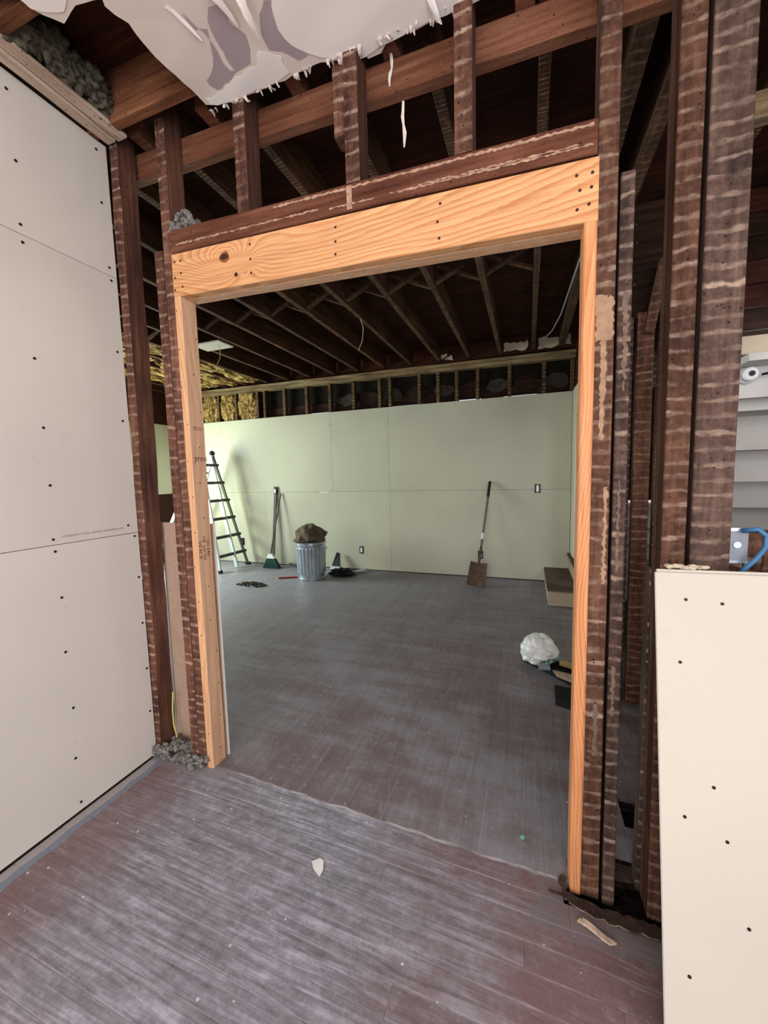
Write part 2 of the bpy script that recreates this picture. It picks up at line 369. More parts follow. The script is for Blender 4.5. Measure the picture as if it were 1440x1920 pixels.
    sp2 = n.sep(sp.outputs['Color'])[0]
    c = n.mix(n.math('MULTIPLY', n.math('LESS_THAN', sp.outputs['Distance'], n.math('MULTIPLY', sp2, .085)), .75), c, C(214, 212, 214))
    # old paint edge left beside walls and the rotted corner
    if not far:
        e = n.math('ADD', X[0], n.math('MULTIPLY', n.noise(12, 3), .035))
        c = n.mix(n.math('MULTIPLY', n.math('LESS_THAN', e, -.235), .8), c, C(122, 134, 150))
        c = n.mix(n.math('MULTIPLY', n.math('LESS_THAN', e, -.268), .75), c, C(168, 160, 156))
        q = n.math('ADD', X[1], n.math('MULTIPLY', n.noise(6, 4), .14))
        band = n.math('MULTIPLY', n.math('GREATER_THAN', q, -.10), n.math('GREATER_THAN', n.math('ADD', X[0], n.math('MULTIPLY', n.noise(5, 4), .5)), 1.78))
        c = n.mix(n.math('MULTIPLY', band, .55), c, C(116, 112, 114))
        q2 = n.math('MULTIPLY', n.math('GREATER_THAN', n.math('ADD', X[1], n.math('MULTIPLY', n.noise(14, 3), .04)), -.035), n.math('LESS_THAN', X[0], .12))
        c = n.mix(n.math('MULTIPLY', q2, .7), c, C(140, 138, 142))
    n.bump(n.math('ADD', g, n.math('MULTIPLY', tiny, .5)), .35, .002)
    n.link(n.ramp(mid, [(.3, .36), (.7, .60)]), n.b.inputs['Roughness'])
    return n.col(c)
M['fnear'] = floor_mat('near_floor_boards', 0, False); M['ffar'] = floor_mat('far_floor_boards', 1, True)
def zf(x, y):
    if x <= 0: return 0.0
    k = 1 if y < 1 else max(0, 1-(y-1)/2.4)
    return -.0378*min(x, 3.4)*k
# ================================================================ FLOOR
FL = struct('floor', 'worn red-brown and grey painted wooden strip floor, scuffed with dust')
def fboard(x0, x1, y0, y1, mat, along):
    g = .0004; n = 6 if along == 0 else 7; vs = []; fs = []; dz = random.uniform(-.0005, .0005)
    for i in range(n+1):
        t = i/n
        if along == 0: a = x0+g+(x1-x0-2*g)*t; q = [(a, y0+g), (a, y0+.003), (a, y1-.003), (a, y1-g)]
        else: a = y0+g+(y1-y0-2*g)*t; q = [(x0+g, a), (x0+.004, a), (x1-.004, a), (x1-g, a)]
        for j, (x, y) in enumerate(q): vs.append((x, y, zf(x, y)+dz-(.0003 if j in (0, 3) else 0)))
        for j in (3, 0): x, y = q[j]; vs.append((x, y, zf(x, y)-.02))
    for i in range(n):
        for j in range(6):
            f = (i*6+j, i*6+(j+1) % 6, (i+1)*6+(j+1) % 6, (i+1)*6+j)
            fs.append(f if along == 1 else tuple(reversed(f)))
    fs.append(tuple(range(6))); fs.append(tuple(n*6+k for k in range(5, -1, -1)))
    obj('floor_board', vs, fs, mat, FL)
def row(lo, hi, a, b, mat, along, gaps=(), brk=2.6):
    segs = [(lo, hi)]
    for (g0, g1) in gaps:
        ns = []
        for (s0, s1) in segs:
            if g1 <= s0 or g0 >= s1: ns.append((s0, s1)); continue
            if g0 > s0+.05: ns.append((s0, g0))
            if g1 < s1-.05: ns.append((g1, s1))
        segs = ns
    for (s0, s1) in segs:
        cuts = [s0]; c = s0+random.uniform(.5, 1)*brk
        while c < s1-.4: cuts.append(c); c += random.uniform(.8, 1.1)*brk
        cuts.append(s1)
        for p, q in zip(cuts, cuts[1:]):
            if along == 0: fboard(p, q, a, b, mat, 0)
            else: fboard(a, b, p, q, mat, 1)
W = .083; y = .02; i = 0
while y > -3.95:
    y0 = max(y-W, -3.95); g = []
    if i == 0: g = [(1.652, 2.25)]
    row(-.33, 3.42, y0, y, M['fnear'], 0, g); y -= W; i += 1
x = -4.55; i = 0
while x < 3.4:
    x1 = min(x+W, 3.42); g = []; c = (x+x1)/2; yb = .02
    if 1.66 < c < 1.74: g = [(0, .115+random.uniform(-.01, .02))]
    elif 1.74 <= c < 2.2: g = [(0, .20+random.uniform(-.05, .05))]
    if 1.80 < c < 1.87: g = [(0, .35)]
    if 1.93 < c < 2.08: g.append((.36, .52+random.uniform(-.04, .03)))
    if c < -.36: yb = .12
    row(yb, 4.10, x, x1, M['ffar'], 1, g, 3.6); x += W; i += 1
MB().box(-4.7, 3.5, -4.0, 4.3, -.34, -.30).build('subfloor', M['pit'], FL, label='dark dirt seen through the rotted floor opening')
for yy in (.25, .62, 1.0): timber('floor_joist', 1.2, 3.3, yy, yy+.05, -.30, -.125, M['studdark'], FL)
V, F = blob((1.95, .02, -.2), (.26, .10, .07), .5, 3, 4, 5, None, .35); obj('rubble', V, F, M['pit'], FL, kind='stuff')
for kk, (o_, hh, mt_) in enumerate((([(1.60, -.048), (1.655, -.05), (1.70, -.078), (1.82, -.088), (1.95, -.083), (2.1, -.10), (2.3, -.11), (2.3, -.055), (1.9, -.04), (1.76, -.045), (1.67, -.03)], .004, 'studdark'), ([(1.74, -.055), (1.83, -.075), (1.90, -.07), (1.90, -.03), (1.80, -.012), (1.73, -.02)], -.03, 'stud'), ([(1.64, .03), (1.655, -.05), (1.668, -.05), (1.664, .04)], .003, 'studdark'), ([(1.83, .16), (1.98, .20), (1.99, .14), (1.85, .11)], -.02, 'studdark'))):
    V, F = plate(rag(o_, .006, .015, kk+20), lambda x, y: zf(x, y)+hh+.003*noise.noise(Vector((x*30, y*30, 1))), .006, .04); obj('rotted_edge', V, F, M[mt_], FL, label='splintered rotted edge of the floor at the right jamb' if kk == 0 else None)
# ================================================================ LEFT WALL (near room)
WL = struct('wall_left', 'left wall of unpainted pinkish-white drywall sheets with dark screws')
def sheet(name, x0, x1, y0, y1, z0, z1, mat, parent, ax, label=None):
    m = MB().box(x0, x1, y0, y1, z0, z1)
    fa = {0: (3, 5), 1: (2, 4), 2: (0, 1)}[ax]
    return obj(name, m.v, m.f, [mat, M['gyp']], parent, label=label, mi=[0 if k in fa else 1 for k in range(6)])
for z0, z1 in ((.012, 1.199), (1.202, 2.419), (2.422, 3.002)):
    for y0, y1 in ((-3.95, -2.458), (-2.455, -.018)): sheet('drywall_sheet', -.3425, -.33, y0, y1, z0, z1, M['dry'], WL, 0)
sc = MB()
for (yy, z) in [(-.066,2.959),(-.062,2.735),(-.051,2.456),(-.047,2.40),(-.047,2.075),(-.05,1.75),(-.068,1.242),(-.039,1.184),(-.035,.973),(-.036,.734),(-.034,.49),(-.036,.258),(-.036,.04)]:
    sc.disc((-.33, yy, z), (1, 0, 0), .0055)
for k in range(6):
    for z in (2.93, 2.689, 2.447, 2.385, 1.96, 1.687, 1.449, 1.23, 1.17, .982, .744, .49, .266, .04):
        sc.disc((-.33, -.394-.4*k+random.uniform(-.006, .006), z+random.uniform(-.01, .01)), (1, 0, 0), .0055)
sc.build('screw_heads', M['screw'], WL, kind='stuff')
MB().box(-.46, -.3435, -4.1, -.02, -.02, 3.3).build('wall_light_block', M['plank_dark'], WL)  # unseen backing added so no light leaks through the wall
def text(name, s, size, mw, mat, parent, th=.0003):
    cu = bpy.data.curves.new(name, 'FONT'); cu.body = s; cu.size = size; cu.extrude = th; cu.resolution_u = 2
    t = bpy.data.objects.new(name, cu); COL.objects.link(t); bpy.context.view_layer.update()
    me = bpy.data.meshes.new_from_object(t.evaluated_get(bpy.context.evaluated_depsgraph_get())); bpy.data.objects.remove(t)
    me.transform(mw); me.transform(Matrix.Translation(-root_off(parent))); me.materials.clear(); me.materials.append(mat)
    o = bpy.data.objects.new(name, me); COL.objects.link(o); o.parent = parent; return o
def basis(o, xa, ya):
    xa, ya = Vector(xa), Vector(ya); za = xa.cross(ya)
    return Matrix(((xa.x, ya.x, za.x, o[0]), (xa.y, ya.y, za.y, o[1]), (xa.z, ya.z, za.z, o[2]), (0, 0, 0, 1)))
text('printed_text', 'JSI. OP BASEMENT MOHSSI- NOL D- NOISSEOOV', .0125, basis((-.3296, -.095, 1.236), (0, -1, .0), (0, 0, -1)), M['inkd'], WL)
# trims at top of the left wall
T1 = struct('trim_1', 'pale splintered wooden ceiling trim above the left wall')
timber('trim_board', -.300, -.250, -3.9, -.03, 2.992, 3.01, M['trim'], T1, amp=.004, seg=30)
timber('trim_board', -.246, -.19, -3.9, -.02, 2.998, 3.013, M['trim'], T1, amp=.006, seg=30)
timber('backing_strip', -.36, -.296, -3.9, -.02, 3.012, 3.04, M['plank_dark'], T1)
V = []; F = []
for k in range(11):
    v, f = blob((-.215+random.uniform(0, .04), -.13-.05*k, 3.07+random.uniform(-.01, .05)), (.05+.02*random.random(), .06, .06), .5, 3, 4, k, None, .35); n0 = len(V); V += v; F += [tuple(i+n0 for i in q) for q in f]
CF = obj('cellulose_fluff', V, F, M['cell'], smooth=True, kind='stuff'); tag(CF, 'grey loose cellulose insulation spilling over the trim in the top left corner', 'insulation')
# ================================================================ CEILING, near room
CE = struct('ceiling', 'torn open ceiling with bare joists and dark boards above')
for k, yy in enumerate((-.055, -.46, -.86, -1.27, -1.67, -2.08, -2.5, -2.9, -3.3, -3.7)):
    timber('joist', -.33, 3.42, yy-.045, yy, 3.0, 3.2, M['joistn'], CE, label='orange-brown joist side above the torn ceiling' if k == 0 else None)
x = 0
yb = -3.95
while yb < .14: MB().box(-.45, 3.45, yb, yb+.136, 3.202, 3.224).build('ceiling_board', M['board'], CE); yb += .138
torn = [(1.336,.021),(1.306,.022),(1.236,.017),(1.183,.023),(1.069,.02),(1.03,.029),(1.005,.05),(.951,.055),(.944,.027),(.883,.043),(.865,.012),(.831,.015),(.782,.003),(.689,.004),(.59,.009),(.493,.005),(.412,.008),(.34,-.001),(.298,-.01),(.264,-.024),(.266,-.062),(.256,-.124),(.241,-.194),(.241,-.281),(.243,-.342),(.228,-.378),(.221,-.407),(.234,-.425),(.141,-.446),(.049,-.422),(.033,-.444),(.011,-.463),(-.008,-.497),(.001,-.516),(-.12,-.62),(-.19,-.9),(-.19,-3.94),(3.41,-3.94),(3.41,-.02),(2.4,-.01),(1.7,-.012)]
def sag(x, y): return 2.988+.006*noise.noise(Vector((x*4, y*4, 0)))
TS = rag(torn, .004, .03, 3)
V, F = plate(TS, sag, .010, .07)
tc = obj('torn_ceiling_sheet', V, F, M['peel'], CE, label='torn cream ceiling sheet hanging over the opening with a ragged edge')
def patch(name, out, d, mat, res=.03, amp=.003, seed=1, lab=None):
    V, F = plate(rag(out, amp, .02, seed), lambda x, y: sag(x, y)-d, .0008, res); return obj(name, V, F, mat, tc, label=lab)
patch('bare_patch', [(.438,-.306),(.441,-.254),(.48,-.239),(.446,-.179),(.391,-.121),(.349,-.104),(.344,-.08),(.363,-.058),(.462,-.082),(.54,-.093),(.573,-.129),(.59,-.178),(.562,-.224),(.585,-.28),(.53,-.286),(.498,-.258),(.484,-.202),(.475,-.139),(.473,-.095),(.457,-.099),(.449,-.129),(.463,-.192),(.46,-.238)], .0012, M['lav'], lab='lavender plaster bared where paper tore off')
patch('bare_patch', [(.67,-.21),(.708,-.232),(.739,-.227),(.713,-.19),(.698,-.145),(.716,-.092),(.761,-.04),(.713,-.035),(.675,-.08),(.635,-.105),(.64,-.15)], .0012, M['lav'], seed=2, lab='lavender plaster bared where paper tore off')
patch('paper_layer', [(1.33,.018),(1.18,.018),(1.03,.026),(.95,.045),(.88,.035),(.83,.008),(.76,-.04),(.716,-.092),(.70,-.145),(.713,-.19),(.75,-.27),(.8,-.42),(.95,-.8),(1.4,-.8),(1.5,-.3)], .002, M['peelw'], seed=4, lab='whiter paper layer')
patch('paper_layer', [(.66,-.01),(.60,.006),(.50,.001),(.41,.004),(.34,-.006),(.29,-.02),(.29,-.045),(.36,-.05),(.46,-.07),(.55,-.08),(.60,-.12),(.66,-.07)], .002, M['peelw'], seed=5, lab='whiter paper layer', amp=.006)
patch('paper_layer', [(.09,-.45),(.14,-.47),(.21,-.46),(.2,-.6),(-.05,-.75),(-.1,-.62),(-.005,-.53),(.0,-.49),(.03,-.47)], .002, M['peelw'], seed=6, lab='whiter paper layer')
def flap(p0, p1, wdt, drop, seed, mat=None):
    """a strip of torn paper curling down from the sheet"""
    a, b = Vector(p0), Vector(p1); n = 12; vs = []; fs = []; s = (b-a).cross(Vector((0, 0, 1))).normalized()
    for i in range(n+1):
        t = i/n; p = a.lerp(b, t); ww = wdt*(1-t)**.7*(1+.25*noise.noise(Vector((t*6, seed, 0))))+.001
        z = -drop*math.sin(t*math.pi*.75)
        for q in (-1, -.3, .4, 1): vs.append(p+s*q*ww+Vector((0, 0, z-.01*abs(q)*math.sin(t*3+seed))))
    for i in range(n):
        for j in range(3): fs.append((i*4+j, i*4+j+1, i*4+j+5, i*4+j+4))
    o = obj('paper_flap', vs, fs, mat or M['peelw'], tc, label='curling strip of torn white paper'); md = o.modifiers.new('t', 'SOLIDIFY'); md.thickness = .001
flap((.655,-.30,2.986), (.635,-.15,2.985), .016, .018, 1); flap((.58,-.34,2.986), (.585,-.21,2.985), .018, .012, 2); flap((.41,-.34,2.986), (.44,-.22,2.985), .008, .008, 3)
flap((1.20,-.07,2.984), (1.236,.02,2.98), .016, .014, 4); flap((.91,.01,2.985), (.885,.045,2.97), .008, .006, 5)
for k in range(46):
    t = random.uniform(.27, 1.3); flap((t, -.004, 2.987), (t+random.uniform(-.012, .012), .012+random.uniform(0, .018), 2.985), random.uniform(.003, .009), .003, 10+k, M['peel'])
# ================================================================ DOOR WALL framing
WD = struct('wall_middle', 'stripped stud wall around the wide opening, old brown studs with lath marks')
def htop(x): return 2.573-.031*x
crips = [(-.048, .004, 0, 'full'), (.374, .430, 0, None), (.872, .928, 0, None), (1.278, 1.338, 0, None)]
timber('stud', -.048, .004, 0, .098, 2.45, 3.2, M['stud'], WD, axis=2, label='old stud running up above the left end of the header')
for a, b, *_ in crips[1:]: timber('cripple_stud', a, b, .0, .098, htop((a+b)/2)-.002, 3.2, M['stud'], WD, axis=2)
timber('cripple_stud', .815, .862, .03, .10, 2.74, 3.2, M['stud'], WD, axis=2, label='short stud scrap ending above the old header')
timber('stud', 1.714, 1.770, 0, .098, -.075, 3.2, M['studred'], WD, axis=2, label='reddish old stud just right of the new right jamb')
timber('stud', 1.782, 1.820, .004, .098, -.09, 2.345, M['studdark'], WD, axis=2, skew=(-.004, 0, 0), label='grey-brown stud cut off below the ceiling')
timber('stud', 1.905, 1.950, .098, .155, -.09, 1.12, M['studdark'], WD, axis=2, skew=(.01, 0, 0), label='short dark post behind the thick old stud')
timber('stud', 1.918, 1.982, 0, .095, -.09, 3.2, M['studred'], WD, axis=2, skew=(-.004, 0, 0), label='thick old stud, left of the wide plank')
timber('stud', 1.992, 2.093, 0, .05, -.09, 3.2, M['studdark'], WD, axis=2, label='wide grey-brown plank with rows of lath marks')
timber('stud', -.103, -.054, 0, .098, 0, 2.50, M['stud'], WD, axis=2, label='old trimmer stud, outer of the left pair')
timber('stud', -.050, -.003, 0, .098, 0, 2.45, M['stud'], WD, axis=2, label='old trimmer stud against the new left jamb')
timber('stud', -.352, -.302, -.012, .085, 0, 3.08, M['stud'], WD, axis=2, skew=(.032, 0, 0), amp=.006, seg=26, label='bark-edged corner stud beside the drywall')
timber('lath_strip', -.372, -.353, -.014, .06, .02, .95, M['stud'], WD, axis=2, skew=(.012, 0, 0))
for xx in (2.45, 2.85, 3.25): timber('stud', xx, xx+.05, 0, .098, -.1, 3.2, M['studdark'], WD, axis=2)
def hslab(name, x0, x1, y0, y1, za, zb, slope, mat, parent, label=None, seg=24, amp=.0012):
    return timber(name, x0, x1, y0, y1, za+slope*0, zb, mat, parent, label, axis=0, seg=seg, skew=(0, 0, slope*(x1-x0)), amp=amp)
hslab('old_header', .004, 1.712, 0, .05, 2.474, 2.573, -.0335, M['oldbeam'], WD, 'old brown header board with two plaster lines above the new lumber', amp=.003)
hslab('old_header', .004, 1.712, .052, .098, 2.474, 2.565, -.0335, M['oldbeam'], WD, amp=.004)
for (za, zb, x0, x1) in ((2.505, 2.511, .03, .75), (2.498, 2.503, .80, 1.70), (2.553, 2.561, .55, 1.70), (2.505, 2.510, 1.15, 1.66)):
    V, F = plate(rag([(x0, za-.0335*x0), (x1, za-.0335*x1), (x1, zb-.0335*x1), (x0, zb-.0335*x0)], .0030, .010, int(za*1000)), lambda x, z: -.0012, .003, .05, 'y')
    obj('plaster_line', V, F, M['pline'], WD, label='thin pale line of plaster on the old header')
M['pline'] = M['pline']; MB().box(.874, .895, -.0013, .001, 2.452, 2.535).build('plaster_smear', M['pline'], WD)
# pale plaster strips left on the two studs right of the jamb
def smear(out, y, mat, seed): V, F = plate(rag(out, .004, .008, seed), lambda x, z: y, .0015, .05, 'y'); obj('plaster_smear', V, F, mat, WD)
sm = plain('old_plaster_stain', (158, 126, 102), .95, 0, .2, 40)
smd = plain('grey_plaster_stain', (112, 94, 82), .95, 0, .25, 40)
smear([(1.717, 1.86), (1.767, 1.86), (1.766, 1.99), (1.717, 2.0)], -.0012, sm, 1); smear([(1.734, 1.55), (1.746, 1.55), (1.751, 1.87), (1.732, 1.87)], -.0013, sm, 2)
smear([(1.752, 1.08), (1.762, 1.08), (1.764, 1.40), (1.752, 1.40)], -.0012, sm, 3); smear([(1.738, .47), (1.75, .47), (1.752, .66), (1.738, .66)], -.0012, smd, 4)
smear([(1.797, 1.7), (1.805, 1.7), (1.809, 2.0), (1.793, 2.0)], .0028, smd, 5); smear([(1.792, 1.12), (1.80, 1.12), (1.80, 1.42), (1.794, 1.42)], .0028, smd, 6); smear([(1.79, .62), (1.798, .62), (1.80, .8), (1.79, .8)], .0028, smd, 8)
nl = MB()
for k in range(70):
    cx, y0 = random.choice([(1.742, 0), (1.808, .004), (1.95, 0), (2.04, 0), (.40, 0), (.9, 0), (1.31, 0), (-.028, 0), (-.078, 0)])
    zz = random.uniform(2.6, 3.0) if .1 < cx < 1.5 else random.uniform(.1, 2.9 if cx > 1.85 else 2.3)
    nl.disc((cx+random.uniform(-.018, .018), y0-.0005, zz), (0, -1, 0), .0028, .0015, 6)
nl.build('nail_holes', M['screw'], WD, kind='stuff')
# ledger beam behind the studs
timber('ledger_beam', -.34, 3.3, .100, .15, 2.925, 3.04, M['beam'], WD, 'long brown ledger board crossing behind the cripple studs', axis=0, seg=20, skew=(0, 0, -.10), amp=.003)
for xx in (-.21, .19, .62, 1.03, 1.5): timber('joist_end', xx-.03, xx+.03, .03, .16, 3.045-.03*xx, 3.14, M['beam'], WD, axis=1, seg=3, amp=.01)
# new door frame
DR = struct('door_1', 'new wide rough opening framed in fresh yellow pine')
hd = hslab('header', .003, 1.717, -.004, .034, 2.2855, 2.4697, -.0378, M['header'], DR, 'new pine header board with a large dark knot at its left', 30, .0004)
hslab('header', .003, 1.717, .036, .074, 2.2855, 2.4697, -.0378, M['jambpale'], DR, seg=10)
hslab('header_filler', .04, 1.68, .074, .098, 2.2855, 2.44, -.0378, M['jambpale'], DR, seg=10)
jl = timber('jamb', .0, .038, -.002, .088, .0, 2.285, [M['jamb']], DR, label='new pine left jamb with printed stamps', axis=2)
jl.data.materials.append(M['jambpale'])
for p in jl.data.polygons:
    if p.normal.x > .5: p.material_index = 1
jr = timber('jamb', 1.675, 1.713, -.004, .086, -.075, 2.225, [M['jambr']], DR, label='new orange pine right jamb', axis=2, cham=.005, skew=(.004, 0, 0))
hs = MB()
for (a, z) in [(.021,2.434),(.055,2.432),(.053,2.38),(.017,2.366),(.057,2.322),(.012,2.314),(.431,2.422),(.43,2.364),(.429,2.309),(.825,2.4),(.823,2.349),(.821,2.303),(1.228,2.386),(1.218,2.329),(1.223,2.274),(1.655,2.363),(1.699,2.361),(1.665,2.318),(1.697,2.32),(1.691,2.272),(1.658,2.263)]:
    hs.disc((a, -.0045, z), (0, -1, 0), .0048, .001)
hs.build('nail_heads', M['hole'], DR, kind='stuff')
kn = obj('knot', *plate(rag([(.297+.027*math.cos(t/14*6.283), 2.399+.022*math.sin(t/14*6.283)) for t in range(14)], .002, .02, 2), lambda x, z: -.0052, .002, .03, 'y'), M['knot'], hd if 0 else DR, label='dark split knot in the header')
obj('knot_core', *plate(rag([(.296+.021*math.cos(t/12*6.283), 2.400+.014*math.sin(t/12*6.283)) for t in range(12)], .003, .02, 5), lambda x, z: -.0060, .002, .03, 'y'), M['hole'], kn)
MB().disc((.353, -.0045, 2.317), (0, -1, 0), .009, .001, 10).build('small_knot', M['hole'], DR)
V = []; 
jn = MB()
for k in range(26): jn.disc((random.uniform(.008, .03), -.0025, .1+k*.085), (0, -1, 0), .003, .0008, 6) if k % 2 else jn.disc((.0385, random.uniform(.02, .075), .08+k*.085), (1, 0, 0), .0034, .0008, 6)
jn.build('jamb_nails', M['hole'], DR, kind='stuff')
text('stamp_text', 'yroo', .042, basis((.0384, .012, 1.545), (0, 1, 0), (0, 0, 1)), M['ink'], DR)
text('stamp_text', 'EI 58 D4', .024, basis((.0384, .020, 1.075), (0, 0, 1), (0, -1, 0)), M['ink'], DR)
text('stamp_text', 'KD-HT  BU\n  00/9 CD', .024, basis((.0384, .045, 1.065), (0, 0, 1), (0, -1, 0)), M['ink'], DR)
text('stamp_text', 'GEORGICUM\n NO 2 CUM', .010, basis((.0384, .018, 1.70), (0, 1, 0), (0, 0, 1)), M['ink'], DR)
# ================================================================ FAR ROOM ceiling
xs = [1.57-.405*k for k in range(-0, 16)]
for k, xx in enumerate(xs):
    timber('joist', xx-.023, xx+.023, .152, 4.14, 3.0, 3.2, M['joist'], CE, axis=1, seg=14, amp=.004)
M['joistw'] = old_wood('wide_lath_joist', (44, 26, 18), (72, 48, 34), (100, 74, 56), 1, 1, 2, -1, .3, .047)
for xx in (1.90, 2.06): timber('joist', xx-.035, xx+.035, .152, 2.24 if xx > 2 else 4.1, 3.0, 3.2, M['joistw'], CE, axis=1, seg=12)
for xx in (2.5, 2.9, 3.3): timber('joist', xx-.023, xx+.023, .152, 2.2, 3.0, 3.2, M['joist'], CE, axis=1, seg=6)
timber('stair_header', 1.95, 3.4, 2.245, 2.29, 2.99, 3.2, M['joist'], CE, axis=0)
yb = .15
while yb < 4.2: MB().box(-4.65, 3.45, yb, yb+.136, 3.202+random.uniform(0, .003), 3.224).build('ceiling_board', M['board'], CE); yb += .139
for a, b in zip(xs[1:], xs):
    yy = 1.93; l, r = a+.024, b-.024
    for k, (p, q) in enumerate((((l, yy, 3.02), (r, yy, 3.18)), ((l, yy+.05, 3.18), (r, yy+.05, 3.02)))):
        MB().bar(p, q, .02, .045, (0, 1, 0)).build('bridging_strut', M['joist'], CE)
# insulation in the far left ceiling bays
for k in (11, 12, 13, 14):
    xa = xs[k]+.03; xb = xs[k-1]-.03; c = ((xa+xb)/2, 3.1, 3.09)
    for (y0, y1) in ((1.6, 2.5), (2.6, 3.3), (3.35, 4.05)):
        V, F = blob(((xa+xb)/2, (y0+y1)/2, 3.06-.02*random.random()), ((xb-xa)/2*1.05, (y1-y0)/2, .07), .35, 3, 4, k+y0, None, .12); o = obj('insulation_batt', V, F, M['batt'], CE, label='yellow fibreglass batt tucked between the far left joists')
sheet('drywall_scrap', -2.10, -1.72, 2.20, 2.44, 2.985, 2.998, M['drylean'], CE, 2, 'pale drywall scrap fixed under the joists')
# ================================================================ FAR WALL
WB = struct('wall_back', 'far wall with pale green-tinted drywall sheets below open studs')
cuts = [-4.55, -3.47, -1.355, -.41, 2.03]
tops = [(-4.55, -3.472), (-3.468, -1.357), (-1.353, -.412), (-.408, 2.03)]
bots = [(-4.55, -2.62), (-2.617, -.412), (-.408, 2.03)]
for a, b in tops: sheet('drywall_sheet', a, b, 4.09, 4.103, 1.221, 2.44, M['dryfar'], WB, 1)
for a, b in bots: sheet('drywall_sheet', a, b, 4.09, 4.103, .012, 1.218, M['dryfar'], WB, 1)
sc = MB()
for k in range(17):
    xx = 1.98-.405*k
    for z in (2.40, 2.15, 1.9, 1.6, 1.25, 1.19, .95, .65, .35, .05): sc.disc((xx+random.uniform(-.01, .01), 4.09, z+random.uniform(-.02, .02)), (0, -1, 0), .0045, .0012, 6)
for z in [1.25+.2*i for i in range(6)]:
    for c in (-.425, -.395, -1.37, -1.34, -3.485, -3.455): sc.disc((c, 4.09, z), (0, -1, 0), .0045, .0012, 6)
sc.build('screw_heads', M['screw'], WB, kind='stuff')
timber('top_plate', -4.55, 2.06, 4.045, 4.19, 2.945, 2.985, M['plate'], WB, axis=0, seg=30, skew=(0, 0, -.05), amp=.004, label='weathered double top plate under the joist ends')
timber('top_plate', -4.55, 2.06, 4.055, 4.19, 2.895, 2.942, M['plate'], WB, axis=0, seg=30, skew=(0, 0, -.05), amp=.004)
for xx in (-3.14, -2.56, -2.70, -2.18, -1.77, -1.36, -.96, -.54, -.38, .06, .33, .59, .87, 1.28, 1.7, 2.03, -3.51, -3.9, -4.3):
    timber('stud', xx-.022, xx+.022, 4.105, 4.19, 2.42 if xx != -.54 else 2.35, 2.90, M['studfar'], WB, axis=2)
for a, b in ((-3.88, -3.55), (-3.48, -3.17), (-3.11, -2.74), (-4.3, -3.92)):
    V, F = blob(((a+b)/2, 4.15, 2.66), ((b-a)/2*1.02, .05, .24), .35, 4, 5, a, None, .18, ); obj('insulation_batt', V, F, M['batt'], WB, label='yellow fibreglass batt stuffed between far studs')
MB().box(-4.7, 3.5, 4.24, 4.26, -.3, 2.44).build('sheathing', M['plank_dark'], WB)
MB().box(-4.7, -2.6, 4.24, 4.26, 2.44, 3.22).build('sheathing', M['plank_dark'], WB)
MB().box(-2.6, 3.5, 4.24, 4.26, 2.60, 3.22).build('sheathing', M['felt'], WB)
for a, b, za, zb in ((-2.6, -1.76, 2.44, 2.60), (-1.76, -1.38, 2.470, 2.6), (-1.38, -.42, 2.44, 2.6), (-.42, .1, 2.468, 2.6), (.1, .55, 2.44, 2.6), (.55, .9, 2.474, 2.6), (.9, 1.2, 2.44, 2.6), (1.2, 1.62, 2.470, 2.6), (1.62, 3.5, 2.44, 2.6)): MB().box(a, b, 4.225, 4.24, za, zb).build('sheathing', M['plank_dark'], WB)
for k in range(9):   # torn old plaster behind the bays
    c = -1.1+.37*k; out = [(c+.17*math.cos(t)*(.7+.5*random.random()), 2.62+.09*math.sin(t)*(.7+.6*random.random())) for t in [j*.7 for j in range(9)]]
    V, F = plate(rag(out, .012, .04, k), lambda x, z: 4.205, .006, .08, 'y'); obj('torn_sheathing', V, F, M['plank_dark'] if k % 2 else M['greysheath'], WB)
for (a, b, z0, z1, s) in ((.36, .46, 3.03, 3.09, 1), (.42, .52, 3.0, 3.06, 2), (1.20, 1.50, 3.03, 3.13, 3), (1.62, 2.0, 3.02, 3.14, 4), (-.1, -.05, 3.02, 3.07, 5)):
    V, F = plate(rag([(a, z0), (b, z0), (b, z1), (a, z1)], .02, .04, s), lambda x, z: 4.13, .006, .06, 'y'); obj('plaster_remnant', V, F, M['cream'], WB, label='ragged strip of old plaster above the top plate')
MB().box(-4.65, 3.5, 4.17, 4.2, 2.99, 3.2).build('rim_board', M['board'], WB)
# white strip painted as light through a wall hole, and outlets
MB().box(-1.575, -1.44, 4.0885, 4.0895, 1.205, 1.218).build('painted_light_strip', M['white'], WB, label='white strip painted as light through a hole at the sheet joint')
def outlet(x, z, lab):
    t = thing('outlet_box', lab, 'outlet', (x, 4.09, z-.055), 'open electrical boxes in the far wall')
    t = MB().box(x-.034, x+.034, 4.086, 4.0895, z-.057, z+.057).build('box', M['black'], t)
    MB().box(x-.017, x+.017, 4.080, 4.086, z-.036, z+.036).build('receptacle', M['white'], t)
    MB().box(x-.006, x+.006, 4.078, 4.0865, z-.050, z-.038).build('ear', M['galv'], t); MB().box(x-.006, x+.006, 4.078, 4.0865, z+.038, z+.050).build('ear', M['galv'], t)
outlet(1.637, 1.231, 'open outlet box high on the far wall at the right end'); outlet(.905, .32, 'open outlet box low on the far wall behind the upright shovel'); outlet(-.894, .313, 'open outlet box low on the far wall right of the trash can')
t = thing('outlet_box', 'small black outlet box low on the far wall beside the ladder foot', 'outlet', (-3.146, 4.09, .30), 'open electrical boxes in the far wall'); MB().box(-3.18, -3.112, 4.075, 4.0895, .31, .43).build('box', M['black'], t)
